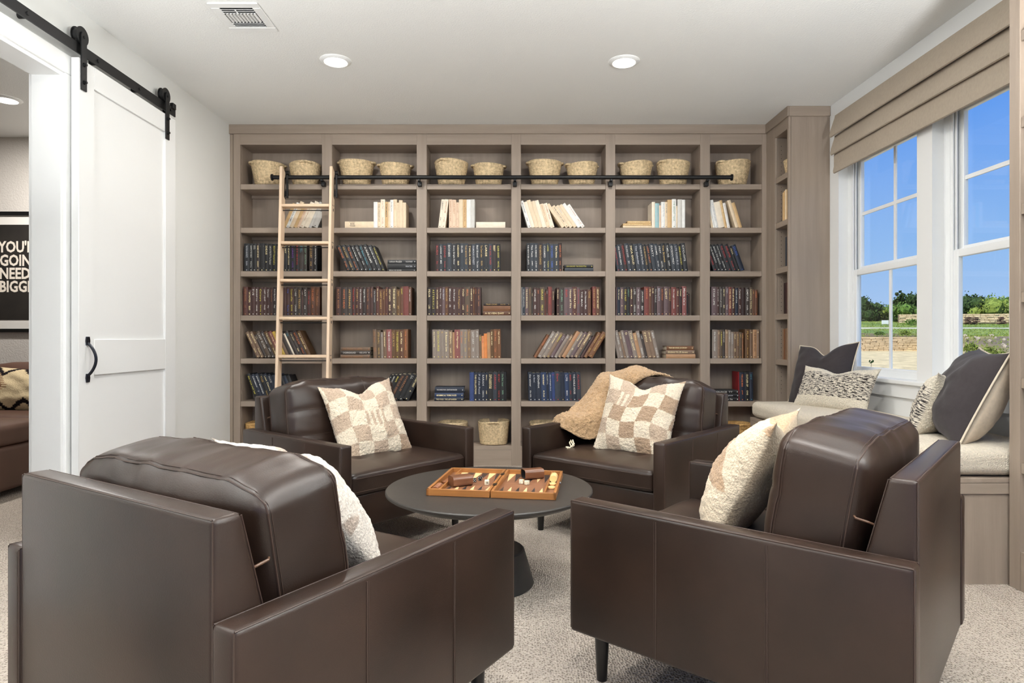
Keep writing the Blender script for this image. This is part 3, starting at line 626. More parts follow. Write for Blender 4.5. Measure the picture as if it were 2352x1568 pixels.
# fifth shelf down: tan and brown
run(5, 1, [(590, -25, L('8 65 t3 c the orphan|north;8 65 t3 c SOUTH|the garden;6.5 58 ch c LIL=;8.5 66 gb w LAST RIVER;8 66 ch w the country|gates;8.5 66 og c THE CARROT|the village;8.5 66 rs c the long road;7 66 ye n LIFE;7 65 t3 w sun;8.5 66 ch w;4 62 iv k;8.5 67 ch t =OLD/TIME;6.5 65 ch c the quiet|sun;10 67 dk o BATTLE OF|WOLF;8.5 67 og c the coral sea'))])
run(5, 2, [(857.3, -1.2, L('8.5 66.5 t3 n the man|sun;9.5 65 gb g AFTER the BALL|NOVEL;5.3 60 gr s last;7.8 66 t3 c the summer;12 66.5 rs w THE CROOKED;5.8 60 t3 n lone')), (907.8, .01, L('8.3 66 og g LATE RITE;9.5 66 og y THE GREEN GARDEN;9.5 66 bw c Last Kiss|way;10 67 br o long road home'))],
    [(782.5, 851, [(8.5, 't3', 'n', 'a house to remember', -.5, -1), (8.8, 'ch', 'w', 'UNDERGROUND | ROGER LAWTON', .5, 0), (8.6, 't3', 'n', 'the house in paris', .5, -.5)])])
run(5, 3, [(993.5, -.8, L('8.5 66 gr c the hidden key;10.5 66 gr y DISCOURSE;8 66 gr g =R;11 65 gr c =A Reason to Live;8.5 64 tp c ETERNAL|south;4.8 60 lt n;12.6 66 rs c the Pilgrimage;8 66.5 gr o the letter;8.5 66.5 gr g The Best|road;8 66.5 tp g Summer|Hill;10.8 65 gr w LAST DAY|ON;8 66.5 gr w =FIVE;5.8 54 t3 y sun;5.6 51.5 o2 r GAZE;7.4 57 or o;7.6 59.5 lt g the book of;7 66 og c the last man;8.5 67 br o Dear Boy|I Can;8 67 br c Age of Stone'))])
run(5, 4, [(1231.5, 31, L('7 60.8 br o VILLAGE;9.5 68 gr w the mission;8 68 gr c the river|h;7.7 66 tp y FRESH;8 60 mv w =LIV;7.3 60 gr w =H;7.3 60 tp c gold;8.7 69 lt o the long;7.6 68 gr c morning|m;8 67.5 mv c WITHOUT;8.4 68 tp c summer|p;4.7 58 ch w last;6.2 57 mr n;8 66 br g TOAST|sun;11 66 br g THE TEACHER=')) ])
run(5, 5, [(1419, -13, L('6 60 gr w;8.5 65 gr w THE LION SONG|hope;5.5 62 tp c RIVER;7 65 gr w the journey;9.5 65 mv c =G;9.5 64 gr c THE LIGHT;8 59 lt c story;8 64 gr w GO|moon;6 57 ch w lost;10.5 64 tp c =FIFTH;8.5 65 tp c the quiet;7.5 64.5 gr w sun|SILENCE'))],
    [(1530, 1597.5, [(9.6, 'lt', 'n', '', 0, 0), (9.2, 'tp', 'c', 'STAIRWAY TO LIFE  the wave', -.5, -2), (9.6, 'br', 'c', 'THE SECOND JOURNEY', 1.5, -4)])])
run(5, 6, [(1636, 0, L('12.5 66 gr w the black rooster;6 65 tp c bay|J;5.5 66 gb y A MIDSUMMER;6 66 ch w second sun;7 66 t2 c =H;6.5 65 gr w the kingdom;6 60.5 gr s DYNASTY;6.2 60.5 t3 c Wolf|sun;6.6 61 t3 g WITHOUT;6.2 60 gb g Light|p;4 58 br g one;gap 3;11 67 og g PLAY|the promise;7 66 t3 c =T;8.8 66 lt k THE EAST WIND;6.2 66 tp c =B'))])
# sixth shelf down: navy books
run(6, 1, [(588, -21, L('9 65 bk y the true red hat;8 64 nv w JUDGMENT|r;9 65 nv w JANEY MANNER;9 64.5 bk g THE|house;9 65 nv c Last Dance;8 64 nv w NICE;8 62 nv w;8.5 63 nb w;8 62 bk w;8 61 nv w;8 61 bk w'))])
run(6, 2, [(873, 27, L('6.5 66 bk w A;7.5 66 bk w MOON;8 66 bk y sun|p;9.5 67 dk n THE OLD GODS;10 67 bk n OVERDUE;10.5 67 bk w =LL;12 66 bk c THE LAST NIGHT|A'))])
run(6, 3, [(1078.5, 0, L('10 66 bb b =;8 65.5 nv c THE COLLECTORS;9 66 nv s P of the Pond;9 65 nv w SARAH|CARNIVAL;6 65 nv c GULL|LOST;12 66 bk c THE CANVAS/OF FREEDOM;9.5 66.5 sl r ABROAD;8 66.5 bk r ever|THE RED TIDE;9.5 67 bk e the final hour|sea;4 67 bk k'))],
    [(998, 1066, [(7.8, 'nv', 'c', 'THE WINDS   THE LAST GARDEN', -.5, -1.5), (10.8, 'nb', 'c', 'MUHAMMAD ALI  THOMAS HAUSER', .3, -1.5), (13.6, 'nv', 'w', 'THE CORRECTIONS - JONATHAN FRANZEN', .5, 0)])])
run(6, 4, [(1214.5, -1.6, L('10 66 nv w the winner|the tide;8.5 64 nv s a fool;11 65 nv w ZOelliot;12 66 nb c winter|At Dusk;5.5 65 nv w CELESTIAL;7.5 65 nb w the midnight land;6.5 66 bb r =S;13 67 sl r =Dark;9.7 66 nv g =;9.7 65 nb w LIFE|MAN;7.5 65 sl r sun|river;9.7 66 nv w THE NOBLE HOUSE;10 66 sl r ALWAYS'))])
run(6, 5, [(1452, -24, L('9 66 nb w;9 66 nb w;9 67 nb w;9 68 bb w;7.5 65 nb w;7.5 65 bb w'))])
run(6, 6, [(1697, -.8, L('2.5 67 rd k;12 66 nv o THE LONE MAN|great;11 66 bk c OUTLIER OF|ONE;8 66 nv t bird'))],
    [(1638, 1697, [(8.4, 'bk', 'w', 'LIFE  A Modern Tie', 0, 0), (8.6, 'bk', 's', 'the sun   magnus', 0, .5), (8.2, 'bk', 'w', 'SOURCE  TT', 0, -.5)])])
# a few books in the corner bookcase, spines turned to the room
def side_books(y, z, items, row):
    for i, (w, h, c, ang) in enumerate(items):
        lab = '%s book in the corner bookcase, %s shelf down, %s one from the corner' % (colname(C[c]), ORD[row - 1], ORD[i])
        put_book(XF + .004, z + .0004, w - .0006, h, ang, C[c], '', 'n', lab, facing=1, y=y, group='books in the corner bookcase'); y -= w
side_books(4.893, SHZ[1], [(.022, .222, 'tn', 0), (.022, .23, 'tn', 0), (.024, .235, 'cr', 0), (.022, .23, 'tn', 0)], 2)
side_books(4.845, SHZ[2], [(.026, .225, 'sl', 0), (.03, .23, 'dr', 0)], 3)
side_books(4.872, SHZ[3], [(.036, .235, 'dr', 0), (.036, .235, 'mr', 0)], 4)
side_books(4.898, SHZ[4], [(.024, .235, 'tp', 0), (.03, .232, 'br', 0), (.026, .238, 't3', 0), (.036, .238, 'lt', 0)], 5)
# title on the one large flat cream book
for o in [q for q in COL.objects if q.name.startswith('book') and q.get('label', '').startswith('cream book lying flat on the second shelf down, second bay')]:
    V, F = [], []
    for s, cx, dy, sz in (('MARK', .062, .006, .0135), ('TWAIN', .062, -.010, .0135), ('The Autobiography of', .060, .0205, .005)):
        tv, tf = text_mesh(s, sz, .0003); off = len(V); V += [(x + cx, y + dy) for x, y in tv]; F += [tuple(i + off for i in f) for f in tf]
    W_ = 15.3 / KS
    me = bpy.data.meshes.new('spine_lettering'); me.from_pydata([(W_ / 2 + b, -.0006, 66 / KS - a) for a, b in V], [], F); me.materials.append(INKM['k'])
    q = bpy.data.objects.new('spine_lettering', me); COL.objects.link(q); q.parent = o

# past three hundred books: the slimmest ones stand joined as one object
BOOKS.sort(key=lambda t: -t[0]); bpy.context.view_layer.update()
rest = [b for _, b in BOOKS[298:]]
bm = bmesh.new(); slots = []
for b in rest:
    for o in [b] + list(b.children):
        mt = o.data.materials[0]
        if mt not in slots: slots.append(mt)
        k0 = len(bm.faces); v0 = len(bm.verts); bm.from_mesh(o.data); bm.verts.ensure_lookup_table(); bm.faces.ensure_lookup_table()
        mw = o.matrix_world
        for v in bm.verts[v0:]: v.co = mw @ v.co
        for f_ in bm.faces[k0:]: f_.material_index = slots.index(mt)
for b in rest:
    for o in list(b.children): bpy.data.objects.remove(o)
    bpy.data.objects.remove(b)
o = mk('slim_books', bm, slots, None, recalc=False); tag(o, 'slimmest books standing between the others on the shelves', 'books', None, 'stuff')
# ------------------------------------------------------------------ armchairs
def puffy(h, r=.04, b=(.01, .01, .02), seams=(), amp=.003, nsc=9., n=22, post=None):
    """soft box. h half sizes, r corner radius, b bulges, seams [(normal axis, sign, across axis, pos(-1..1), depth, width)]"""
    h = Vector(h)
    def f(q):
        p = Vector((q[0] * h[0], q[1] * h[1], q[2] * h[2]))
        c = Vector([max(-(h[i] - r), min(h[i] - r, p[i])) for i in range(3)])
        d = p - c
        if d.length > 1e-9: p = c + d.normalized() * r
        a = [p[i] / h[i] for i in range(3)]
        o = Vector((0, 0, 0))
        for i in range(3):
            j, k = (i + 1) % 3, (i + 2) % 3
            s = max(0., 1 - a[j] ** 4) * max(0., 1 - a[k] ** 4)
            o[i] += b[i] * a[i] * abs(a[i]) * s
        for (na, sg, ac, pos, dep, wid) in seams:
            if a[na] * sg > .6:
                o[na] -= sg * dep * math.exp(-((a[ac] - pos) * h[ac] / wid) ** 2) * min(1, (a[na] * sg - .6) / .2)
        p = p + o
        if amp:
            nv = noise.noise(p * nsc + Vector((3, 1, 7))); p = p + (p.normalized() * amp * nv)
        if post: p = post(p)
        return p
    bm = bmesh.new(); cache = {}
    def V(q):
        k = (round(q[0], 5), round(q[1], 5), round(q[2], 5))
        if k not in cache: cache[k] = bm.verts.new(f(q))
        return cache[k]
    ts = [math.sin(math.pi / 2 * (-1 + 2 * i / n)) * .35 + (-1 + 2 * i / n) * .65 for i in range(n + 1)]
    for ax in range(3):
        for sg in (-1, 1):
            for i in range(n):
                for j in range(n):
                    qs = []
                    for u, v in ((ts[i], ts[j]), (ts[i + 1], ts[j]), (ts[i + 1], ts[j + 1]), (ts[i], ts[j + 1])):
                        q = [0, 0, 0]; q[ax] = sg; q[(ax + 1) % 3] = u; q[(ax + 2) % 3] = v; qs.append(V(q))
                    bm.faces.new(qs if sg > 0 else qs[::-1])
    return bm, f
def seam_path(bm, f, qs, r=.0022, closed=False, lift=.0006):
    pts = []
    for q in qs:
        p = f(q); g = Vector(q); pts.append(p + g.normalized() * lift)
    tube(bm, pts, r, 5, closed)
def lin2(a, b, n): return [tuple(a[i] + (b[i] - a[i]) * t / n for i in range(3)) for t in range(n + 1)]
CW, CL, CT, CHA, CHB, CHK = .847, .872, .062, .547, .161, .717
def build_chair():
    t = thing('leather_armchair', 'x', 'armchair', (0, 0, 0))
    hw = CW / 2; hl = CL / 2; ix = hw - CT
    for s in (1, -1):
        x0, x1 = sorted((s * ix, s * hw))
        bm = bmesh.new(); box(bm, x0, x1, -hl, hl, CHB, CHA); bevel(bm, .011, 3)
        a = mk('arm', bm, LEATHER, t, smooth=60)
        bm = bmesh.new(); xo = s * (hw + .0004)
        for u in (1 / 3 + .01, 2 / 3 + .01):
            y = -hl + CL * u
            tube(bm, [(xo, y, CHB + .008), (xo, y, CHA - .014)], .0016, 5); tube(bm, [(xo - s * .0003, y + .006, CHB + .008), (xo - s * .0003, y + .006, CHA - .014)], .0008, 4)
        for xx, e in ((s * (hw - .0035), 1), (s * (ix + .0035), 1)):
            tube(bm, [(xx, -hl + .004, CHA - .0025), (xx, hl - .004, CHA - .0025), ], .0017, 5)
        for xx in (s * (hw - .0035), s * (ix + .0035)):
            for yy in (hl - .0030, -hl + .0030): tube(bm, [(xx, yy, CHB + .01), (xx, yy, CHA - .004)], .0017, 5)
        mk('stitching', bm, SEAM, a)
    ry = -hl + .004
    bm = bmesh.new()
    prism(bm, [(ry, CHB), (ry, CHK), (ry + .058, CHK), (ry + .100, .547), (ry + .138, .38), (ry + .138, CHB)], -ix + .001, ix - .001)
    bevel(bm, .011, 3); bk = mk('back_frame', bm, LEATHER, t, smooth=60)
    bm = bmesh.new()
    for s in (1, -1):
        xx = s * (ix - .0045)
        tube(bm, [(xx, ry + .0028, CHB + .01), (xx, ry + .0028, CHK - .004), ], .0017, 5)
        tube(bm, [(xx, ry + .057, CHK - .004), (xx, ry + .099, .547), (xx, ry + .137, .39)], .0017, 5)
    for yy in (ry + .0045, ry + .054): tube(bm, [(-ix + .008, yy, CHK - .0022), (ix - .008, yy, CHK - .0022)], .0017, 5)
    mk('stitching', bm, SEAM, bk)
    bm = bmesh.new(); box(bm, -ix, ix, ry + .12, hl - .022, CHB, .312); bevel(bm, .008, 2); mk('seat_base', bm, LEATHER, t, smooth=60)
    # seat cushion
    sy0, sy1 = ry + .135, hl - .004
    hs = (ix - .003, (sy1 - sy0) / 2, .048)
    cs = Vector((0, (sy0 + sy1) / 2, .362))
    bt = [(-.125, .10), (.125, .10)]
    def dimp(p):
        if p.z > .02:
            for bx_, by_ in bt:
                d2 = ((p.x - bx_) ** 2 + (p.y - by_) ** 2); p.z -= .016 * math.exp(-d2 / .0012)
                if p.y > by_: p.z -= .004 * math.exp(-((p.x - bx_) / .012) ** 2)
        return p
    bm, f = puffy(hs, .020, (.0, .004, .022), (), .002, 9, 30, dimp)
    bmesh.ops.translate(bm, vec=cs, verts=bm.verts); sc_ = mk('seat_cushion', bm, LEATHER, t, smooth=True)
    bm = bmesh.new()
    for bx_, by_ in bt: seam_path(bm, f, lin2((bx_ / hs[0], by_ / hs[1], 1), (bx_ / hs[0], .97, 1), 16), .0014)
    for zq in (.62, -.62): seam_path(bm, f, lin2((-.97, 1, zq), (.97, 1, zq), 20), .0017)
    bmesh.ops.translate(bm, vec=cs, verts=bm.verts); mk('stitching', bm, SEAM, sc_)
    # back cushion, leaning back
    hb = (ix - .018, .098, .202); cb = Vector((0, -.205, .580)); rot = Matrix.Rotation(R(9), 3, 'X')
    def lean(p):
        k = (p.z + .205) / .41
        if abs(p.x) > .22: p.z -= .016 * ((abs(p.x) - .22) / .11) ** 2 * max(0, p.z) / .205
        w = .0085 * noise.noise(Vector((p.x * 24, p.y * 4, p.z * 4))) * max(0, k - .55) * 2
        p.z += w
        return rot @ p + cb
    seams = [(1, 1, 2, .30, .0045, .016), (1, 1, 2, -.34, .0045, .016), (1, 1, 0, .33, .003, .014), (1, 1, 0, -.33, .003, .014)]
    bm, f = puffy(hb, .026, (.006, .036, .022), seams, .006, 7, 38, lean)
    bc_ = mk('back_cushion', bm, LEATHER, t, smooth=True)
    bm = bmesh.new()
    for zq in (.30, -.34): seam_path(bm, f, lin2((-.93, 1, zq), (.93, 1, zq), 26), .0014)
    for xq in (.33, -.33):
        seam_path(bm, f, lin2((xq, 1, -.9), (xq, 1, .95), 26), .0014); seam_path(bm, f, lin2((xq, .95, 1), (xq, .72, 1), 6), .0014)
    for yq, rr in ((.84, .0022), (-.84, .0022), (.77, .0009), (-.77, .0009)):
        ringq = lin2((-1, yq, -1), (1, yq, -1), 16)[:-1] + lin2((1, yq, -1), (1, yq, 1), 16)[:-1] + lin2((1, yq, 1), (-1, yq, 1), 20)[:-1] + lin2((-1, yq, 1), (-1, yq, -1), 16)[:-1]
        pts = [f(q) for q in ringq]; c0 = sum(pts, Vector()) / len(pts)
        pts = [p + (p - c0).normalized() * .0008 for p in pts]; tube(bm, pts, rr, 5, True)
    mk('stitching', bm, SEAM, bc_)
    # little leather tab that ties the cushion to the frame
    for s in (1, -1):
        bm = bmesh.new(); xx = s * (ix - .03); tube(bm, [(xx, ry + .085, .60), (xx + s * .008, ry + .10, .607), (xx + s * .010, ry + .125, .612), (xx, ry + .135, .618)], .0028, 6)
        mk('strap', bm, M('tan_leather_strap', (96, 68, 50), .5), t)
    for sx in (1, -1):
        for sy, iy in ((1, .056), (-1, .075)):
            bm = bmesh.new(); x, y = sx * (hw - .088), sy * (hl - iy)
            tube(bm, [(x, y, CHB + .005), (x, y, 0.0)], .0235, 18, r1=.0155); mk('leg', bm, BLACKLEG, t, smooth=40)
    return t
CHAIRS = {'FL': (-.575, 1.623, -31.9, 'dark leather armchair at the near left, seen from behind'), 'FR': (.783, 1.915, 48.9, 'dark leather armchair at the near right, outer side towards the camera'),
          'BL': (-.798, 3.391, -130.4, 'dark leather armchair by the ladder, facing the camera from the left'), 'BR': (.668, 3.48, 138.8, 'dark leather armchair with the sherpa throw over its back')}
proto = build_chair(); CH = {}
for i, (k, (x, y, a, lab)) in enumerate(CHAIRS.items()):
    o = proto if i == 0 else copy_tree(proto)
    o.location = (x, y, 0); o.rotation_euler = (0, 0, R(a)); tag(o, lab, 'armchair', 'four leather armchairs around the table'); CH[k] = o
for q in CH['FL'].children:
    if q.name.startswith('back_cushion'): q.scale = (1, 1, .965)
def cm(k): x, y, a, _ = CHAIRS[k]; return Matrix.Translation((x, y, 0)) @ Matrix.Rotation(R(a), 4, 'Z')
# ------------------------------------------------------------------ table
TXC, TYC, TZT, TR = -.085, 2.67, .402, .429
TAB = M('charcoal_stained_table', (47, 43, 39), .45, var=.14, vs_=2.5, bump=.05, bs=60, st=(1, 4, 1))
tb = thing('coffee_table', 'round charcoal pedestal coffee table between the armchairs', 'table', (TXC, TYC, 0))
bm = bmesh.new(); lathe(bm, [(.001, TZT - .034), (TR - .045, TZT - .034), (TR - .006, TZT - .016), (TR, TZT - .012), (TR, TZT - .004), (TR - .004, TZT), (.001, TZT)], 96, cap=False); mk('table_top', bm, TAB, tb, smooth=30)
TBB = M('black_table_base', (34, 33, 33), .45)
bm = bmesh.new(); lathe(bm, [(.001, .0), (.182, .0), (.185, .006), (.146, .142), (.140, .147), (.001, .147)], 64, cap=False); mk('base', bm, TBB, tb, smooth=30)
bm = bmesh.new(); lathe(bm, [(.055, .146), (.05, .2), (.05, .33), (.09, TZT - .034)], 40, cap=True); mk('column', bm, TBB, tb, smooth=30)
# ------------------------------------------------------------------ backgammon set
WAL = M('walnut_veneer', (128, 86, 60), .4, var=.22, vs_=1.2, st=(3, 45, 45), detail=5)
RIM = M('golden_walnut_rim', (150, 98, 50), .38, var=.15, vs_=1.5, st=(4, 40, 40))
PALE = M('pale_inlay', (226, 190, 138), .4); DARK = M('ebony_inlay', (40, 38, 40), .4)
BGA = -8.4; BGC = (-.046, 2.69); BW, BD, BH = .512, .424, .027
bg = thing('backgammon_board', 'open walnut backgammon board lying on the round table', 'game board', (BGC[0], BGC[1], TZT + .0005), R(BGA))
fl = .007; wl = .011
hwb = BW / 2
for sx in (-1, 1):
    xa, xb = sorted((sx * .002, sx * hwb))
    bx('tray_floor', (xa + .001, xb - .001, -BD / 2 + .002, BD / 2 - .002, .001, fl), WAL, bg, world=False)
    xo = sx * (hwb - wl / 2)
    bx('side_wall', (xo - wl / 2, xo + wl / 2, -BD / 2, BD / 2, 0, BH), RIM, bg, .0012, 1, world=False)
    xi_ = sx * (.002 + wl / 2); bx('bar', (xi_ - wl / 2, xi_ + wl / 2, -BD / 2 + wl, BD / 2 - wl, 0, BH), RIM, bg, .0012, 1, world=False)
    for sy in (-1, 1):
        yo = sy * (BD / 2 - wl / 2); bx('end_wall', (xa, xb, yo - wl / 2, yo + wl / 2, 0, BH), RIM, bg, .0012, 1, world=False)
    xd = sx * (hwb - wl - .036); bx('divider', (xd - .0035, xd + .0035, -BD / 2 + wl, BD / 2 - wl, fl - .001, BH - .004), RIM, bg, .0008, 1, world=False)
    p0, p1 = sorted((sx * (.002 + wl), xd - sx * .0035)); pw = (p1 - p0) / 6
    for sy in (-1, 1):
        for i in range(6):
            bm = bmesh.new(); yb_ = sy * (BD / 2 - wl)
            prism(bm, [(p0 + i * pw + .0005, yb_), (p0 + (i + 1) * pw - .0005, yb_), (p0 + (i + .5) * pw, yb_ - sy * .155)], fl - .0005, fl + .0006, 'z')
            par = (i + (0 if sy > 0 else 1) + (0 if sx < 0 else 0)) % 2
            if sx > 0: par = (i + (0 if sy > 0 else 1)) % 2
            mk('point', bm, (PALE, DARK)[par], bg)
BRASS = M('aged_brass_hinge', (70, 62, 50), .35, metal=.8)
for yh in (-.10, .10):
    bm = bmesh.new(); box(bm, -.008, .008, yh - .018, yh + .018, BH - .0005, BH + .0012); cyl(bm, (0, yh - .018, BH + .001), (0, yh + .018, BH + .001), .0022, 8); mk('hinge', bm, BRASS, bg)
bm = bmesh.new(); cyl(bm, (hwb, .02, .014), (hwb + .003, .02, .014), .006, 12); mk('clasp', bm, M('steel_clasp', (190, 190, 190), .25, metal=1), bg)
BGM = Matrix.Translation((BGC[0], BGC[1], TZT + .0005)) @ Matrix.Rotation(R(BGA), 4, 'Z')
def on_board(o, x, y, z, rz=0., tilt=None):
    o.matrix_world = BGM @ Matrix.Translation((x, y, z)) @ Matrix.Rotation(rz, 4, 'Z') @ (tilt or Matrix.Identity(4)); return o
def dice(name, rgb, pip, x, y, rz, label, s=.0085, num=None):
    d = mk(name, (lambda b: (box(b, -s, s, -s, s, 0, 2 * s), bevel(b, .0016, 2), b)[2])(bmesh.new()), M(name + '_body_' + str(rgb[0]), rgb, .3), bpy_dummy, smooth=40); d.parent = None
    on_board(d, x, y, fl + .0007, rz); tag(d, label, 'die', 'dice on the backgammon board')
    bm = bmesh.new()
    if num:
        V, F = text_mesh(num, .013, .0004); vv = [bm.verts.new((a, -s - .0003, s + b)) for a, b in V]
        for f_ in F:
            try: bm.faces.new([vv[i] for i in f_])
            except ValueError: pass
    else:
        q = s * .5
        for (a, b) in [(-q, -q), (q, q), (-q, q), (q, -q), (0, 0)][:random.choice((3, 4, 5))]: tube(bm, [(a, -s - .0004, s + b), (a, -s + .0004, s + b)], .0016, 8)
        for (a, b) in [(-q, -q), (q, q)]: tube(bm, [(a, b, 2 * s - .0004), (a, b, 2 * s + .0004)], .0016, 8)
        for (a, b) in [(-q, -q), (q, q), (0, 0)]: tube(bm, [(s - .0004, a, s + b), (s + .0004, a, s + b)], .0016, 8)
    mk('number' if num else 'pips', bm, M('pip_ink_' + str(pip[0]), pip, .4), d, recalc=not num)
def bpt(px, py, z=TZT + .012):
    Y = FPX * (CAMZ - z) / (py - VY); X = (px - VX) * Y / FPX
    v = BGM.inverted() @ Vector((X, Y, z)); return v.x, v.y
IV = (232, 222, 196)
for nm, rgb, pip, px, py, rz, lab, s, num in (('die', (26, 25, 26), (235, 232, 225), 1090, 1104, .1, 'left black die with white pips on the board', .0078, None), ('die', (26, 25, 26), (235, 232, 225), 1103, 1100.5, -.2, 'right black die with white pips on the board', .0078, None),
        ('doubling_cube', IV, (40, 34, 30), 1118.5, 1110, .1, 'ivory doubling cube showing 16', .0095, '16'), ('die', IV, (40, 34, 30), 1197, 1108, .1, 'upright ivory die before the dice cup', .0085, None), ('die', IV, (40, 34, 30), 1210, 1110.5, .8, 'turned ivory die before the dice cup', .0085, None)):
    x, y = bpt(px, py); dice(nm, rgb, pip, x, y, rz, lab, s, num)
CUPM = M('brown_leather_dice_cup', (104, 66, 44), .32, var=.15, vs_=20); CUPI = M('dice_cup_lining', (22, 18, 16), .8)
def cup(px, py, rz, label, open_front):
    t = thing('dice_cup', label, 'dice cup', (0, 0, 0), 0, 'leather dice cups'); lx, ly, n = .030, .0215, 4.0
    def sq(k, rx, rz_): a = 2 * math.pi * k / 32; c, s = math.cos(a), math.sin(a); q = (abs(c) ** n + abs(s) ** n) ** (-1 / n); return rx * q * c, rz_ * q * s
    bm = bmesh.new(); Lc = .088
    secs = [(-Lc / 2, 1.), (Lc / 2, .94)] 
    rings = [[bm.verts.new((sq(k, lx * s_, ly * s_)[0], y, ly + sq(k, lx * s_, ly * s_)[1])) for k in range(32)] for y, s_ in ((-Lc / 2, 1), (Lc / 2, 1.0), (Lc / 2, .9), (-Lc / 2 + .006, .9))]
    for A, B in zip(rings, rings[1:]):
        for k in range(32): bm.faces.new((A[k], A[(k + 1) % 32], B[(k + 1) % 32], B[k]))
    bm.faces.new(rings[0]); 
    mk('shell', bm, CUPM, t, smooth=50)
    bm = bmesh.new(); r2 = [bm.verts.new((sq(k, lx * .9, ly * .9)[0], -Lc / 2 + .008, ly + sq(k, lx * .9, ly * .9)[1])) for k in range(32)]; r3 = [bm.verts.new((sq(k, lx * .88, ly * .88)[0], Lc / 2 - .002, ly + sq(k, lx * .88, ly * .88)[1])) for k in range(32)]
    for k in range(32): bm.faces.new((r2[k], r2[(k + 1) % 32], r3[(k + 1) % 32], r3[k]))
    bm.faces.new(r2); mk('lining', bm, CUPI, t, smooth=50)
    x, y = bpt(px, py); t.matrix_world = BGM @ Matrix.Translation((x, y, fl + .0008)) @ Matrix.Rotation(rz, 4, 'Z'); return t
cup(1058, 1112, R(-54), 'brown leather dice cup with its closed base towards the camera, on the left', 0)
cup(1223, 1096, R(118), 'brown leather dice cup lying open behind the ivory dice', 1)
CKW = M('walnut_checker', (122, 76, 48), .35, var=.15, vs_=40); CKP = M('boxwood_checker', (228, 190, 128), .35, var=.1, vs_=40)
def checker(x, y, z, mat, label, rot=None):
    bm = bmesh.new(); lathe(bm, [(.001, 0), (.0145, 0), (.016, .0012), (.016, .0068), (.0145, .008), (.011, .0076), (.001, .0076)], 28, cap=False)
    o = mk('checker', bm, mat, bpy_dummy, smooth=40); o.parent = None; on_board(o, x, y, z, 0, rot); tag(o, label, 'checker', 'backgammon checkers in the side trays')
xl = -(hwb - wl - .018); rx = Matrix.Rotation(R(-72), 4, 'X'); rl = Matrix.Rotation(R(90), 4, 'X')
for i in range(6): checker(xl, -.185 + .013 * i + .004, fl + .0062, CKW, 'walnut checker on edge in the left tray, %s from the camera' % ORD[i], rx)
checker(xl, -.015, fl + .0010, CKW, 'walnut checker set apart in the left tray')
xr_ = hwb - wl - .018
for i in range(7): checker(xr_, .035 + .0083 * i, fl + .0165 + .0055, CKP, 'boxwood checker on edge in the right tray, %s from the camera' % ORD[i], rl)
checker(xr_ - .001, .010, fl + .001, CKP, 'boxwood checker lying flat below the standing row in the right tray')
checker(xr_, -.055, fl + .001, CKP, 'boxwood checker alone near the middle of the right tray')
# ------------------------------------------------------------------ soft things
def pillow(w, h, t, n=60, pinch=.07, chop=0., amp=0., nsc=60., seed=0, back=1., wr=.004, ear=0., fb=1.):
    """grid pillow, local x across, z up, y thickness; origin at the bottom middle. returns bm and list of (u,v,side) per vertex"""
    bm = bmesh.new(); uv = []; sv = Vector((seed * 3.1, seed * 1.7, 0))
    def P(u, v, s):
        x = w / 2 * u * (1 - pinch * (1 - v * v) * u * u); z = h / 2 * v * (1 - pinch * (1 - u * u) * v * v)
        e = (1 - abs(u) ** 2.6) * (1 - abs(v) ** 2.6); y = t / 2 * (max(e, 0) ** .62) * s * (back if s > 0 else 1.)
        if chop and v > -.2:
            k = (v + .2) / 1.2; g = math.exp(-((u) / .33) ** 2); z -= chop * g * k * k; y *= 1 - .25 * g * k
        if ear:
            x += ear * u * (abs(u) * abs(v)) ** 6 * .6; z += ear * v * (abs(u) * abs(v)) ** 6
        if wr:
            q = Vector((u * 3.2, v * 3.2, s)) + sv; y += wr * noise.noise(q) * max(0, e) ** .3 * 2
        p = Vector((x, y, z + h / 2))
        if amp and max(e, 0) >= 0:
            q = Vector((x * nsc, y * nsc, z * nsc)) + sv; a = amp * (fb if s > 0 else 1) * (noise.noise(q) + .6 * noise.noise(q * 2.1))
            nrm = Vector((u * .6 * (1 - e), s * (.25 + e), v * .6 * (1 - e))); p += nrm.normalized() * a
        return p
    G = {}
    for s in (-1, 1):
        for i in range(n + 1):
            for j in range(n + 1):
                u, v = -1 + 2 * i / n, -1 + 2 * j / n
                if s == 1 and (i in (0, n) or j in (0, n)): G[(1, i, j)] = G[(-1, i, j)]; continue
                G[(s, i, j)] = bm.verts.new(P(u, v, s)); uv.append((u, v, s))
    for s in (-1, 1):
        for i in range(n):
            for j in range(n):
                q = [G[(s, i, j)], G[(s, i + 1, j)], G[(s, i + 1, j + 1)], G[(s, i, j + 1)]]
                bm.faces.new(q if s < 0 else q[::-1])
    return bm, uv, P
def paint(o, uv, fn):
    me = o.data; a = me.color_attributes.new('Col', 'FLOAT_COLOR', 'POINT')
    buf = []
    for (u, v, s) in uv: buf += list(lin(fn(u, v, s)))
    a.data.foreach_set('color', buf)
def place(o, M4, loc, rx=0., ry=0., rz=0.):
    o.matrix_world = M4 @ Matrix.Translation(loc) @ Matrix.Rotation(R(rz), 4, 'Z') @ Matrix.Rotation(R(rx), 4, 'X') @ Matrix.Rotation(R(ry), 4, 'Y')
    return o
SHERPA = colattr_mat('patchwork_sherpa', bump=.7, bs=150, dist=.012)
CREAMC = (226, 211, 188); TANC = (190, 168, 146); BRNC = (172, 146, 121)
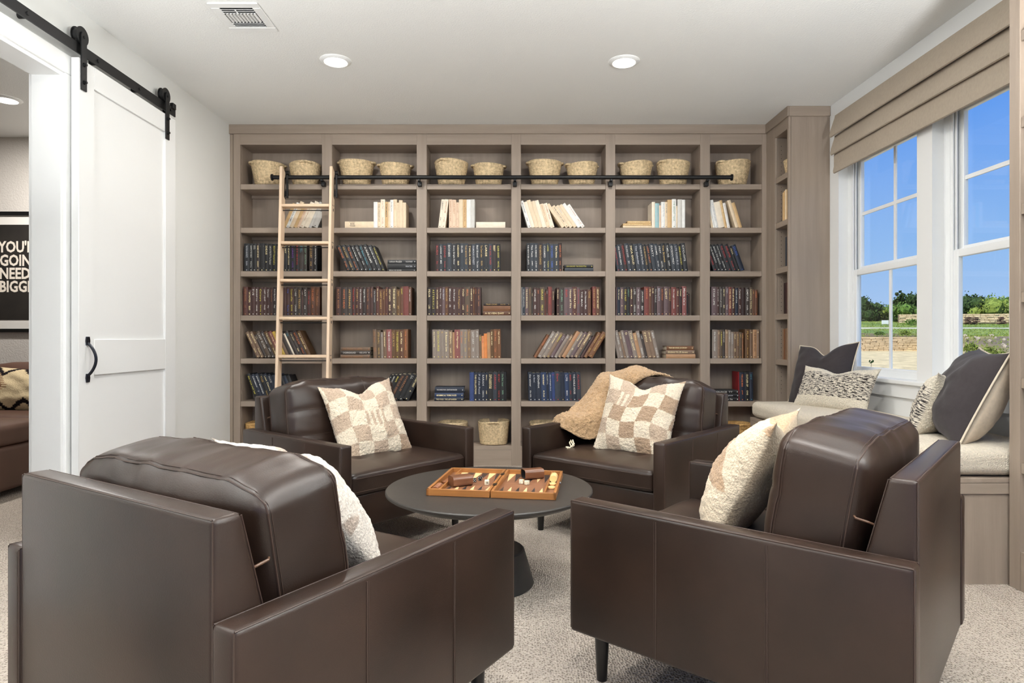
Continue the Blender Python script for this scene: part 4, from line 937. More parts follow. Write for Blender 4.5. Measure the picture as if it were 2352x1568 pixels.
def patch(seed, top):
    rnd = random.Random(seed); cols = {}
    def f(u, v, s):
        if s > 0: return (196, 182, 164)
        x = (u + 1) / 2 * 5 + .12 * math.sin(v * 4 + seed); y = (v + 1) / 2 * 5 + .12 * math.sin(u * 5 + 1.3 * seed)
        if seed in (1, 2): x += .25 * math.sin(y * 1.3) * .5
        i, j = int(math.floor(x)), int(math.floor(y))
        base = (i + j) % 2
        # the patch with the three upright stripes
        si, sj = (2, 2) if seed == 1 else (1, 3)
        if j == sj and si <= x < si + 1.0 + (.3 if seed == 1 else 0): return TANC if int((x - si) * 5.2) % 2 == 0 else CREAMC
        k = (i, j)
        if k not in cols: cols[k] = CREAMC if base == (1 if seed == 1 else 0) else rnd.choice((TANC, TANC, BRNC))
        return cols[k]
    return f
# far left chair: patchwork pillow
bm, uv, _ = pillow(.43, .43, .16, 120, .05, chop=.05, amp=.0035, nsc=85, seed=1, ear=.015)
o = mk('patchwork_pillow', bm, SHERPA, bpy_dummy, smooth=True); o.parent = None; paint(o, uv, patch(1, 0))
place(o, cm('BL'), (-.035, .125, .392), rx=-27, ry=-4, rz=180 - 6); tag(o, 'cream and tan patchwork sherpa pillow on the armchair by the ladder', 'pillow', 'sherpa pillows on the armchairs')
bm, uv, _ = pillow(.43, .43, .16, 120, .05, chop=.045, amp=.0035, nsc=85, seed=2, ear=.02)
o = mk('patchwork_pillow', bm, SHERPA, bpy_dummy, smooth=True); o.parent = None; paint(o, uv, patch(2, 0))
place(o, cm('BR'), (-.045, .115, .400), rx=-24, ry=3, rz=180 + 6); tag(o, 'cream and tan patchwork pillow on the armchair with the throw', 'pillow', 'sherpa pillows on the armchairs')
# the fur pillows of the near chairs, cotton backs towards the camera
FURM = colattr_mat('fur_and_cotton', bump=.5, bs=170, dist=.012, var=.14)
def fur(cb, fa, fb):
    def f(u, v, s):
        if s > 0: return cb
        t = math.sin(u * 3.4 + 1.3 * math.sin(v * 3)) * math.sin(v * 3.1 + .7)
        return fb if t > .12 else fa
    return f
bm, uv, _ = pillow(.42, .42, .23, 110, .05, chop=.045, amp=.0030, nsc=70, seed=4, ear=.02, back=.62, fb=.15)
o = mk('fur_pillow', bm, FURM, bpy_dummy, smooth=True); o.parent = None; paint(o, uv, fur((172, 154, 130), (222, 204, 178), (186, 156, 126)))
place(o, cm('FR'), (-.0, .15, .405), rx=-27, rz=180 + 9); tag(o, 'beige fur pillow with a cotton back on the near right armchair', 'pillow', 'sherpa pillows on the armchairs')
bm, uv, _ = pillow(.42, .42, .23, 110, .05, chop=.045, amp=.0030, nsc=70, seed=5, ear=.02, back=.62, fb=.15)
o = mk('fur_pillow', bm, FURM, bpy_dummy, smooth=True); o.parent = None; paint(o, uv, fur((178, 172, 164), (216, 206, 194), (172, 156, 142)))
place(o, cm('FL'), (.01, .180, .400), rx=-36, rz=180 - 9); tag(o, 'grey-cream fur pillow with a cotton back on the near left armchair', 'pillow', 'sherpa pillows on the armchairs')
# window seat cushion
BOUC = M('cream_boucle', (222, 210, 190), .95, var=.10, vs_=90, bump=.9, bs=190, spec=.1, sheen=.2, dist=.012)
def wav(p):
    p.z += .006 * noise.noise(Vector((p.x * 4, p.y * 3, 0))); return p
bm, f = puffy(((XR - .02 - BX0 + .006) / 2, (BY1 - BY0 - .012) / 2, .057), .042, (.004, .004, .012), (), .003, 14, 44, wav)
bmesh.ops.translate(bm, vec=((XR - .02 + BX0 - .004) / 2, (BY0 + BY1) / 2, BZ + .062), verts=bm.verts)
o = mk('bench_cushion', bm, BOUC, None, smooth=True); tag(o, 'long cream boucle cushion on the window bench', 'cushion')
ZSEAT = BZ + .062 + .066
# bench pillows
VEL = colattr_mat('charcoal_velvet', rough=.85, bump=.12, bs=60, dist=.006, sheen=.12, var=.05)
LINEN = (206, 190, 168); CHAR = (60, 55, 56)
PIPE = M('cream_piping', (206, 194, 172), .8)
def velvet(label, seed, M4, chop, sz=.46, tk=.19):
    bm, uv, P = pillow(sz, sz, tk, 64, .06, chop=chop, seed=seed, wr=.006, ear=.006)
    t = mk('velvet_pillow', bm, VEL, bpy_dummy, smooth=True); t.parent = None
    paint(t, uv, lambda u, v, s: CHAR if s < 0 else LINEN); t.matrix_world = M4; tag(t, label, 'pillow', 'charcoal velvet pillows on the bench')
    b2 = bmesh.new(); n = 24; pts = [P(-1 + 2 * i / n, -1, -1) for i in range(n)] + [P(1, -1 + 2 * i / n, -1) for i in range(n)] + [P(1 - 2 * i / n, 1, -1) for i in range(n)] + [P(-1, 1 - 2 * i / n, -1) for i in range(n)]
    tube(b2, pts, .0045, 7, True); mk('piping', b2, PIPE, t, smooth=True)
    b3 = bmesh.new(); box(b3, -.204, -.186, .010, .0135, .03, .075); bevel(b3, .001, 1); q = mk('care_label', b3, M('black_satin_label', (22, 22, 26), .5), t); q.matrix_local = Matrix.Translation((-.01, .005, 0))
    return t
def MT(x, y, z, rz, rx, ry=0): return Matrix.Translation((x, y, z)) @ Matrix.Rotation(R(rz), 4, 'Z') @ Matrix.Rotation(R(rx), 4, 'X') @ Matrix.Rotation(R(ry), 4, 'Y')
velvet('charcoal velvet pillow leaning on the corner bookcase end panel', 3, MT(2.11, 4.40, ZSEAT - .016, -64, -22, -4), .075)
velvet('charcoal velvet pillow with cream linen back, at the near end of the bench', 6, MT(2.015, 2.955, ZSEAT - .016, 248, -24, 2), .005, .45, .25)
WOV = colattr_mat('black_and_cream_weave', bump=.9, bs=150, dist=.012, var=.1)
def weave(seed, lo, hi):
    def f(u, v, s):
        if s > 0: return (214, 202, 180)
        if not (lo < v < hi): return (230, 220, 200)
        r = noise.noise(Vector((u * 9 + seed, v * 34, seed))) + .5 * noise.noise(Vector((u * 26, v * 46, seed + 4)))
        return (46, 38, 36) if r > .07 else (224, 214, 196)
    return f
bm, uv, _ = pillow(.54, .30, .15, 150, .06, chop=.035, amp=.0028, nsc=95, seed=8, ear=.012)
o = mk('woven_pillow', bm, WOV, bpy_dummy, smooth=True); o.parent = None; paint(o, uv, weave(2, -.5, .72)); o.matrix_world = MT(2.055, 4.13, ZSEAT - .014, -64, -26, 0)
tag(o, 'cream lumbar pillow with black woven stripes before the charcoal pillow', 'pillow', 'woven lumbar pillows on the bench')
bm, uv, _ = pillow(.50, .32, .17, 150, .06, chop=.03, amp=.0028, nsc=95, seed=9, ear=.012)
o = mk('woven_pillow', bm, WOV, bpy_dummy, smooth=True); o.parent = None; paint(o, uv, weave(5, -.9, .55)); o.matrix_world = MT(2.06, 3.15, ZSEAT - .014, 222, -20, 0)
tag(o, 'black and cream woven lumbar pillow turned to show its plain back, mid bench', 'pillow', 'woven lumbar pillows on the bench')
# sherpa throw over the far right chair (chair coordinates)
TH = M('camel_sherpa', (180, 148, 112), .95, var=.14, vs_=60, bump=.9, bs=140, spec=.1, sheen=.2, dist=.014)
ctrl = [  # rows run from behind the back, over the cushion, down its front, to the seat; columns from centre (left) to the arm (right)
    [(-.06, -.395, .66), (.08, -.395, .64), (.20, -.395, .62), (.32, -.395, .62)],
    [(-.07, -.352, .76), (.08, -.355, .775), (.20, -.355, .765), (.335, -.35, .725)],
    [(-.05, -.26, .826), (.08, -.255, .838), (.21, -.255, .828), (.335, -.26, .79)],
    [(.02, -.145, .805), (.12, -.12, .815), (.24, -.115, .79), (.345, -.12, .74)],
    [(.07, -.085, .72), (.16, -.06, .715), (.27, -.035, .69), (.365, -.02, .655)],
    [(.10, -.020, .63), (.19, .015, .62), (.29, .05, .61), (.385, .06, .592)],
    [(.12, .02, .52), (.21, .065, .535), (.315, .13, .575), (.425, .10, .566)],
    [(.14, .055, .455), (.225, .10, .47), (.325, .165, .500), (.455, .12, .520)]]
def cat(p0, p1, p2, p3, t): return .5 * ((2 * p1) + (-p0 + p2) * t + (2 * p0 - 5 * p1 + 4 * p2 - p3) * t * t + (-p0 + 3 * p1 - 3 * p2 + p3) * t ** 3)
def spl(L_, t):
    n = len(L_) - 1; i = min(int(t), n - 1); f_ = t - i; g = lambda k: L_[max(0, min(n, k))]
    return cat(g(i - 1), g(i), g(i + 1), g(i + 2), f_)
rows = [[Vector(p) for p in r] for r in ctrl]
NU, NV = 84, 150; bm = bmesh.new(); grid = []
for j in range(NV + 1):
    tj = (len(rows) - 1) * j / NV; line = [spl([r[c] for r in rows], tj) for c in range(4)]; grid.append([spl(line, 3 * i / NU) for i in range(NU + 1)])
top = []; bot = []
for j in range(NV + 1):
    ta, tb2 = [], []
    for i in range(NU + 1):
        p = grid[j][i]; du = grid[j][min(i + 1, NU)] - grid[j][max(i - 1, 0)]; dv = grid[min(j + 1, NV)][i] - grid[max(j - 1, 0)][i]
        nrm = du.cross(dv); nrm = nrm.normalized() if nrm.length > 1e-9 else Vector((0, 0, 1))
        if nrm.z < 0 and j > 30: nrm = -nrm
        if j <= 30 and nrm.y > 0 and nrm.z < .3: nrm = -nrm
        e = min(i, NU - i, j, NV - j); th = .013 * min(1, (e / 4) ** .5)
        q = p * 75; a = .0065 * noise.noise(q) + .0040 * noise.noise(q * 2.3)
        p = p + Vector((.014 * math.sin(j * .13 + 2), .0, .012 * math.sin(j * .09 + i * .12)))
        ta.append(bm.verts.new(p + nrm * (th + a))); tb2.append(bm.verts.new(p - nrm * (th * .45)))
    top.append(ta); bot.append(tb2)
for j in range(NV):
    for i in range(NU):
        bm.faces.new((top[j][i], top[j][i + 1], top[j + 1][i + 1], top[j + 1][i])); bm.faces.new((bot[j][i], bot[j + 1][i], bot[j + 1][i + 1], bot[j][i + 1]))
for j in range(NV):
    for i in (0, NU): 
        q = (top[j][i], top[j + 1][i], bot[j + 1][i], bot[j][i]); bm.faces.new(q)
for i in range(NU):
    for j in (0, NV): q = (top[j][i], bot[j][i], bot[j][i + 1], top[j][i + 1]); bm.faces.new(q)
th_ = thing('throw_blanket', 'camel sherpa throw draped over the back and arm of the far right armchair', 'blanket', CHAIRS['BR'][:2] + (0,), R(CHAIRS['BR'][2]))
mk('blanket_cloth', bm, TH, th_, smooth=True)
FR_ = M('ivory_yarn', (226, 212, 186), .9)
for k in range(3):
    bm = bmesh.new(); pts = []
    b0 = Vector((.27 - .004 * k, .155 + .006 * k, .452))
    for i in range(16): tt = i / 15; pts.append(b0 + Vector((.012 * math.sin(tt * 9 + k), .015 + .055 * tt + .01 * math.sin(tt * 7 + 2 * k), -.034 * min(1, tt * 2) + .012 * abs(math.sin(tt * 8 + k)))))
    tube(bm, pts, .0035, 6); mk('tassel', bm, FR_, th_, smooth=True)
# ------------------------------------------------------------------ roman shade
SHADE = M('oatmeal_linen_shade', (168, 155, 139), .9, var=.05, vs_=1.0, st=(50, 90, 50), bump=.15, bs=300, dist=.003)
rs = thing('roman_shade', 'oatmeal linen roman shade folded up above the windows', 'blind', (2.32, 3.62, 2.205))
SY0, SY1 = 2.648, 4.575
bx('headrail', (2.335, XR - .001, SY0 + .01, SY1 - .01, 2.575, 2.62), SHADE, rs)
folds = [(2.622, 2.462, 2.332, 2.292), (2.475, 2.335, 2.330, 2.298), (2.350, 2.205, 2.328, 2.318)]
for zt, zb, xt, xb in folds:
    bm = bmesh.new(); n = 40
    prof = [(xt, zt), (xt - .004, zt - .02), (xb + .006, zb + .05), (xb, zb + .018), (xb + .002, zb + .004), (xb + .010, zb), (xb + .020, zb + .006), (xt + .006, zt - .03), (xt + .006, zt)]
    rings = []
    for i in range(n + 1):
        y = SY0 + (SY1 - SY0) * i / n; wv = .004 * math.sin(i * .7 + zt * 40) * noise.noise(Vector((y * 2, zt, 0)))
        rings.append([bm.verts.new((x + wv * (1 if k in (2, 3, 4, 5) else 0), y, z + wv * .6 * (k in (3, 4, 5)))) for k, (x, z) in enumerate(prof)])
    m_ = len(prof)
    for A, B in zip(rings, rings[1:]):
        for k in range(m_): bm.faces.new((A[k], A[(k + 1) % m_], B[(k + 1) % m_], B[k]))
    bm.faces.new(rings[0]); bm.faces.new(rings[-1][::-1]); mk('fold', bm, SHADE, rs, smooth=50, world=True)
# ------------------------------------------------------------------ ceiling fittings
LENS = emis('led_diffuser', (1., .93, .84), 9.)
def downlight(x, y, label, watt=None, col=(1, .965, .92)):
    t = thing('recessed_light', label, 'ceiling light', (x, y, ZC), 0, 'recessed ceiling lights')
    bm = bmesh.new(); lathe(bm, [(.096, -.0005), (.094, -.004), (.082, -.010), (.074, -.0135), (.070, -.012), (.069, -.006)], 48, cap=False); mk('trim_ring', bm, TRIM, t, smooth=40)
    bm = bmesh.new(); lathe(bm, [(.001, -.0105), (.0715, -.0105)], 40, cap=False); mk('diffuser', bm, LENS, t)
    ld_ = bpy.data.lights.new('downlight_lamp', 'AREA'); ld_.shape = 'DISK'; ld_.size = .14; ld_.energy = LAMP_W if watt is None else watt; ld_.color = col
    lo = bpy.data.objects.new('downlight_lamp', ld_); COL.objects.link(lo); lo.parent = t; lo.location = (0, 0, -.015)
downlight(-1.078, 3.95, 'left round recessed light in the ceiling above the ladder armchair')
downlight(.709, 3.96, 'right round recessed light in the ceiling before the bookcase')
for x in (-1.078, .709):  # extra downlights added out of view to lift the room's brightness
    for y in (1.7, -.5): downlight(x, y, 'added fill downlight out of view, over the %s half of the room, %s row' % ('left' if x < 0 else 'right', 'middle' if y > 0 else 'back'))
downlight(-3.62, 4.587, 'round recessed light in the ceiling of the next room', 45.)
# made-up uplighters added out of view beside the camera to brighten the ceiling
def fill_uplighter(x, y, label, k=.6):
    t = thing('added_fill_lamp', label, 'added fill lamp', (x, y, 0), 0, 'added fill uplighters')
    bm = bmesh.new(); lathe(bm, [(.001, 0), (.15, 0), (.15, .018), (.02, .03)], 40, cap=False); mk('base', bm, BLACKMET, t, smooth=40)
    bm = bmesh.new(); cyl(bm, (0, 0, .02), (0, 0, 1.46), .011, 12); mk('pole', bm, BLACKMET, t, smooth=40)
    bm = bmesh.new(); lathe(bm, [(.02, 1.45), (.10, 1.48), (.17, 1.54), (.19, 1.58), (.185, 1.58), (.165, 1.545), (.10, 1.49), (.001, 1.47)], 40, cap=False); mk('lamp_bowl', bm, BLACKMET, t, smooth=40)
    ld_ = bpy.data.lights.new('fill_uplight', 'AREA'); ld_.shape = 'DISK'; ld_.size = .3; ld_.energy = FILL_W * k; ld_.color = (.985, 1, 1)
    lo = bpy.data.objects.new('fill_uplight', ld_); COL.objects.link(lo); lo.parent = t; lo.location = (0, 0, 1.575); lo.rotation_euler = (math.pi, 0, 0)
fill_uplighter(-1.75, 1.05, 'added unseen fill uplighter beside the camera, by the left wall', .58); fill_uplighter(1.72, .75, 'added unseen fill uplighter beside the camera, by the right wall', 1.10)
vt = thing('air_vent', 'white louvred air register in the ceiling', 'vent', (-1.42, 3.413, ZC))
bm = bmesh.new(); VX0, VX1, VY0, VY1 = -1.553, -1.293, 3.263, 3.563
for a in ((VX0, VX1, VY0, VY0 + .045), (VX0, VX1, VY1 - .045, VY1), (VX0, VX0 + .045, VY0 + .045, VY1 - .045), (VX1 - .045, VX1, VY0 + .045, VY1 - .045)): box(bm, *a, ZC - .008, ZC - .0005)
bevel(bm, .003, 1); mk('frame', bm, TRIM, vt, world=True)
bx('duct', (VX0 + .04, VX1 - .04, VY0 + .04, VY1 - .04, ZC - .0012, ZC - .0004), M('dark_duct', (18, 18, 18), .9), vt)
for y in (VY0 + .060, VY0 + .078, VY0 + .096, VY1 - .060, VY1 - .078, VY1 - .096):
    bm = bmesh.new(); prism(bm, [(y - .006, ZC - .010), (y - .004, ZC - .011), (y + .007, ZC - .003), (y + .005, ZC - .002)], VX0 + .045, VX1 - .045); mk('louvre', bm, TRIM, vt, world=True)
for i in range(9):
    x = VX0 + .058 + i * .0182; bm = bmesh.new(); prism(bm, [(x - .005, ZC - .010), (x - .003, ZC - .011), (x + .006, ZC - .003), (x + .004, ZC - .002)], VY0 + .105, VY1 - .105, 'y'); mk('louvre', bm, TRIM, vt, world=True)
bm = bmesh.new(); cyl(bm, (-1.43, VY0 + .055, ZC - .012), (-1.425, VY0 + .085, ZC - .016), .003, 6); mk('damper_lever', bm, TRIM, vt, world=True)
# ------------------------------------------------------------------ next room: poster, sofa, kilim pillow
po = thing('framed_poster', 'black framed poster with bold white capitals, seen through the opening', 'picture', (-4.25, 5.447, 1.077))
PXA, PXB, PZA, PZB = -4.66, -3.84, 1.077, 2.103
BLK = M('black_frame', (14, 14, 14), .4)
for d in ((PXA, PXB, PZB - .03, PZB), (PXA, PXB, PZA, PZA + .03), (PXA, PXA + .03, PZA + .03, PZB - .03), (PXB - .03, PXB, PZA + .03, PZB - .03)):
    bx('frame_bar', (d[0], d[1], 5.42, 5.449, d[2], d[3]), BLK, po)
bx('mat_board', (PXA + .03, PXB - .03, 5.438, 5.446, PZA + .03, PZB - .03), M('white_mat', (226, 222, 216), .8), po)
bx('print', (PXA + .10, PXB - .10, 5.435, 5.4385, PZA + .105, PZB - .11), M('dark_print', (30, 27, 25), .6, var=.5, vs_=3, rgb2=(40, 36, 32)), po)
bm = bmesh.new()
for i, (s, py) in enumerate((("'YOU'RE", 568), ('GOING', 599), ('NEED A', 629), ('BIGGER', 659))):
    V, F = text_mesh(s, .130, .004, 'LEFT', .80); z = PZ(py, 5.435); mx_ = min(v[0] for v in V); x0 = -4.345 - (.03 if i == 0 else 0)
    vv = [bm.verts.new((x0 + a - mx_, 5.4342, z + b)) for a, b in V]
    for f_ in F:
        try: bm.faces.new([vv[k] for k in f_])
        except ValueError: pass
mk('lettering', bm, M('poster_white', (236, 226, 212), .7), po, world=True, recalc=False)
BRL = M('brown_leather_sofa', (84, 58, 46), .45, var=.15, vs_=5, bump=.08, bs=300, dist=.004)
so = thing('brown_sofa', 'brown leather sofa in the next room below the poster', 'sofa', (-4.1, 4.2, 0))
bx('base', (-5.0, -3.22, 3.0, 5.30, .045, .33), BRL, so, .03, 3)
for (c, h) in (((-4.1, 3.72, .40), (.87, .70, .078)), ((-4.1, 4.72, .41), (.86, .29, .07))):
    bm, f = puffy(h, .05, (.01, .01, .02), (), .005, 6, 18); bmesh.ops.translate(bm, vec=c, verts=bm.verts); mk('seat_cushion', bm, BRL, so, smooth=True, world=True)
bx('backrest', (-5.0, -3.25, 5.02, 5.30, .33, .66), BRL, so, .05, 4)
for cx in (-4.42, -3.62):
    bm, f = puffy((.39, .10, .19), .06, (.01, .03, .02), (), .012, 8, 18); bmesh.ops.translate(bm, vec=(cx, 4.95, .63), verts=bm.verts); mk('back_cushion', bm, BRL, so, smooth=True, world=True)
for x, y in ((-3.30, 4.10), (-3.30, 5.2), (-4.9, 3.1)):
    bm = bmesh.new(); cyl(bm, (x, y, 0), (x, y, .05), .02, 10); mk('leg', bm, M('steel_foot', (150, 150, 150), .3, metal=.9), so, world=True)
KIL = colattr_mat('kilim_weave', rough=.95, bump=.5, bs=160, dist=.008, sheen=0, var=.08)
def kil(u, v, s):
    if s > 0: return (180, 160, 130)
    x = round(u * 22) / 22; y = round(v * 22) / 22
    d = abs(((x + 1) * 1.35) % 1 - .5) * 2; e = abs(y)
    if .62 < e - .5 * d + .15 < .82 and e > .35: return (34, 28, 30)
    if (x + 1.05) * 1.0 < .55 - .55 * abs(y) + .12 * (round(v * 22) % 2): return (140, 106, 80)
    return (206, 186, 150)
bm, uv, _ = pillow(.60, .34, .16, 90, .05, seed=12, wr=.006)
o = mk('kilim_pillow', bm, KIL, bpy_dummy, smooth=True); o.parent = None; paint(o, uv, kil); o.matrix_world = MT(-3.60, 4.70, .482, 4, -24, 4); tag(o, 'cream kilim pillow with stepped dark motifs on the brown sofa', 'pillow')
# ------------------------------------------------------------------ outside the windows
SAND = M('pale_sand_ground', (204, 186, 148), .95, var=.10, vs_=.5, rgb2=(216, 200, 164), bump=.3, bs=3)
def EDGE(x, y):
    """where the sand ends; the bank comes nearer towards the right"""
    if y < 25: return 62., 0.
    t = max(0., min(1., (x / y - .655) / .06)); return 62 - 25 * t, t
def H(x, y):
    """terrain height: flat sand by the house, a bank rising behind the stone wall"""
    edge, rt = EDGE(x, y)
    d = y - edge
    if d <= 0: return -.15
    st = 1.35 * min(1, d / (.5 + 8 * rt))
    return -.15 + st + max(0, y - 62.6) * .072 + .05 * noise.noise(Vector((x * .3, y * .3, 0)))
def gcol():
    m = bpy.data.materials.new('sand_and_grass_bank'); m.use_nodes = True; n = m.node_tree.nodes; l = m.node_tree.links; b = n['Principled BSDF']; b.inputs['Roughness'].default_value = 1
    a = n.new('ShaderNodeVertexColor'); a.layer_name = 'Col'; tc = n.new('ShaderNodeTexCoord'); t = n.new('ShaderNodeTexNoise'); t.inputs['Scale'].default_value = 1.6; t.inputs['Detail'].default_value = 8; t.inputs['Roughness'].default_value = .75
    l.new(tc.outputs['Object'], t.inputs['Vector']); r = n.new('ShaderNodeValToRGB'); r.color_ramp.elements[0].position = .35; r.color_ramp.elements[1].position = .66; r.color_ramp.elements[0].color = (.45, .45, .45, 1); r.color_ramp.elements[1].color = (1.1, 1.1, 1.1, 1)
    mx = n.new('ShaderNodeMix'); mx.data_type = 'RGBA'; mx.blend_type = 'MULTIPLY'; mx.inputs[0].default_value = 1; l.new(t.outputs[0], r.inputs[0]); l.new(a.outputs[0], mx.inputs[6]); l.new(r.outputs[0], mx.inputs[7]); l.new(mx.outputs[2], b.inputs['Base Color'])
    return m
bm = bmesh.new(); xs = [2.6 + 117.4 * (i / 90) ** 1.3 for i in range(91)]; ys = [-40 + 44 * i / 12 for i in range(12)] + [4 + 150 * (i / 150) for i in range(151)]
gv = [[bm.verts.new((x, y, H(x, y))) for x in xs] for y in ys]
for j in range(len(ys) - 1):
    for i in range(len(xs) - 1): bm.faces.new((gv[j][i], gv[j][i + 1], gv[j + 1][i + 1], gv[j + 1][i]))
g = mk('ground', bm, gcol(), bpy_dummy, smooth=True); g.parent = None; g['kind'] = 'structure'; g['label'] = 'sandy ground and grassy bank outside the windows'
a = g.data.color_attributes.new('Col', 'FLOAT_COLOR', 'POINT'); buf = []
for v in g.data.vertices:
    x, y, z = v.co; n_ = noise.noise(Vector((x * .12, y * .12, 3)))
    edge, rt = EDGE(x, y); d = y - edge
    if d <= .2: c = (232, 210, 160)
    elif 77 < y < 79.5: c = (226, 216, 200)
    elif rt > .5 and d < 14: c = (132, 118, 92) if n_ > -.1 else (150, 140, 84)
    elif d < 7: c = (142, 140, 76) if n_ > 0 else (124, 110, 76)
    else: c = (140, 158, 72) if n_ > -.05 else (116, 144, 62)
    buf += list(lin(c))
a.data.foreach_set('color', buf)
STONE = M('limestone_blocks', (208, 182, 142), .9, var=.25, vs_=1.2, rgb2=(222, 198, 160), st=(1, 1, 5), bump=.5, bs=5)
def stone_wall(name, p0, p1, z0, z1, courses, label, bl=.7):
    """coursed stone wall with every course and block offset a little"""
    p0, p1 = Vector(p0), Vector(p1); L_ = (p1 - p0).length; u = (p1 - p0) / L_; nrm = Vector((u.y, -u.x))
    t = thing(name, label, 'wall', ((p0.x + p1.x) / 2, (p0.y + p1.y) / 2, z0)); rnd = random.Random(len(label)); hc = (z1 - z0) / courses
    for c in range(courses):
        bm = bmesh.new(); s = -rnd.uniform(0, bl)
        while s < L_:
            e = s + rnd.uniform(.6, 1.4) * bl; a_, b_ = max(0, s), min(L_, e)
            if b_ - a_ > .05:
                off = rnd.uniform(-.05, .05); q = [p0 + u * (a_ + .03), p0 + u * (b_ - .03)]
                pts = [q[0] + nrm * (.2 + off), q[1] + nrm * (.2 + off), q[1] - nrm * .25, q[0] - nrm * .25]
                prism(bm, [(p.x, p.y) for p in pts], z0 + c * hc + .02, z0 + (c + 1) * hc - .02, 'z')
            s = e
        k = mk('stone_course', bm, STONE, t, world=True); k['kind'] = 'stuff'
    bm = bmesh.new(); pts = [p0 + nrm * .12, p1 + nrm * .12, p1 - nrm * .3, p0 - nrm * .3]; prism(bm, [(p.x, p.y) for p in pts], z0 - .4, z1 - .05, 'z'); mk('mortar_core', bm, M('wall_mortar', (120, 104, 82), 1), t, world=True)
def GP(px, Y): return (px - VX) * Y / FPX
stone_wall('retaining_wall', (GP(1900, 61.6), 61.6), (GP(2140, 61.6), 61.6), -.15, 1.2, 7, 'low coursed limestone retaining wall beyond the sand')
stone_wall('garden_wall', (GP(2064, 92), 92), (GP(2400, 88), 88), 3.3, 4.55, 5, 'pale stone garden wall below the trees, seen through the windows')
# trees: crowns of leaf clumps on trunks
def leaves(rgb, rgb2, nm): return M(nm, rgb, .8, var=.25, vs_=2.5, rgb2=rgb2, spec=.2)
LF = [leaves((40, 58, 30), (62, 84, 40), 'dark_evergreen_leaves'), leaves((92, 110, 46), (132, 146, 66), 'yellow_green_leaves'), leaves((66, 92, 40), (96, 124, 54), 'mid_green_leaves')]
BARK = M('tree_bark', (84, 70, 56), .9)
def tree(px, Y, base_z, h, w, kind, label, seed, conical=False):
    h *= .72; w *= .9; rnd = random.Random(seed); x = GP(px, Y); t = thing('tree', label, 'tree', (x, Y, base_z), 0, 'trees beyond the garden wall')
    bm = bmesh.new(); tube(bm, [(0, 0, -.6), (.05, 0, h * .5)], .22, 8, r1=.10); mk('trunk', bm, BARK, t)
    bm = bmesh.new(); cl = []
    for i in range(16 if not conical else 14):
        if conical: tz = i / 13; cl.append((Vector((rnd.uniform(-.2, .2) * w * (1 - tz), rnd.uniform(-.2, .2) * w, h * (.15 + .8 * tz))), w * .42 * (1.05 - tz)))
        else:
            a_ = rnd.uniform(0, 6.28); r_ = rnd.uniform(0, .42) * w; cl.append((Vector((r_ * math.cos(a_), r_ * math.sin(a_), h * rnd.uniform(.30, .84))), w * rnd.uniform(.16, .27)))
    for c, r_ in cl:
        for k in range(110):
            d = Vector((rnd.gauss(0, 1), rnd.gauss(0, 1), rnd.gauss(0, .8))).normalized() * r_ * rnd.uniform(.55, 1.08); p = c + d; s = rnd.uniform(.10, .22) * (.8 + h / 12)
            ax = Vector((rnd.gauss(0, 1), rnd.gauss(0, 1), rnd.gauss(0, 1))).normalized(); b1 = ax.orthogonal().normalized() * s; b2 = ax.cross(b1).normalized() * s * .6
            q = [bm.verts.new(p + v) for v in (b1, b2, -b1, -b2)]; bm.faces.new(q)
        bmesh.ops.create_icosphere(bm, subdivisions=1, radius=r_ * .72, matrix=Matrix.Translation(c))
    mk('crown', bm, LF[kind], t, recalc=False)
for i, (px, Y, z, h, w, kd, lab, con) in enumerate([
    (1978, 98, 3.4, 5.6, 5.5, 0, 'dark tree at the left edge of the first window view', False), (1999, 99, 3.4, 4.6, 4.5, 0, 'lower dark tree beside the leftmost one', False),
    (2024, 102, 3.4, 3.2, 4.5, 1, 'yellow-green low tree left of the window bar', False), (2042, 104, 3.5, 3.6, 5.0, 2, 'mid green tree behind the window bar', False), (2066, 98, 3.6, 6.8, 4.0, 0, 'tall pointed cedar in the first window', True),
    (2086, 97, 3.6, 6.2, 4.6, 0, 'dark cedar right of the tall pointed one', False), (2106, 98, 3.6, 6.2, 5.2, 0, 'dark tree at the window post', False), (2084, 94, 3.6, 2.9, 5.6, 2, 'bright green shrub tree above the garden wall', False),
    (2244, 97, 3.9, 4.9, 8.5, 0, 'broad dark oak in the second window', False), (2226, 96, 3.9, 4.2, 4.5, 0, 'dark tree at the left of the second window', False), (2290, 93, 3.9, 3.5, 7.5, 1, 'yellow-green tree right in the second window', False), (2318, 95, 3.9, 4.0, 6.5, 2, 'mid green tree at the near bookcase edge', False)]):
    tree(px, Y, z, h, w, kd, lab, 40 + i, con)
# shrubs and rocks on the bank
def shrub(px, py, Y, w, h, kd, lab, i):
    rnd = random.Random(i); x = GP(px, Y); z = H(x, Y); bm = bmesh.new()
    for k in range(420):
        a_ = rnd.uniform(0, 6.28); e_ = rnd.uniform(0, 1.5); r_ = rnd.uniform(.5, 1); p = Vector((w / 2 * r_ * math.cos(a_) * math.cos(e_), w / 2 * r_ * math.sin(a_) * math.cos(e_), h * r_ * math.sin(e_)))
        s = .10 * h + .03; ax = Vector((rnd.gauss(0, 1), rnd.gauss(0, 1), rnd.gauss(0, 1))).normalized(); b1 = ax.orthogonal().normalized() * s; b2 = ax.cross(b1).normalized() * s * .5
        bm.faces.new([bm.verts.new(p + v) for v in (b1, b2, -b1, -b2)])
    o = mk('shrub', bm, LF[kd], bpy_dummy, recalc=False); o.parent = None; o.location = (x, Y, z - .05); tag(o, lab, 'shrub', 'shrubs on the bank')
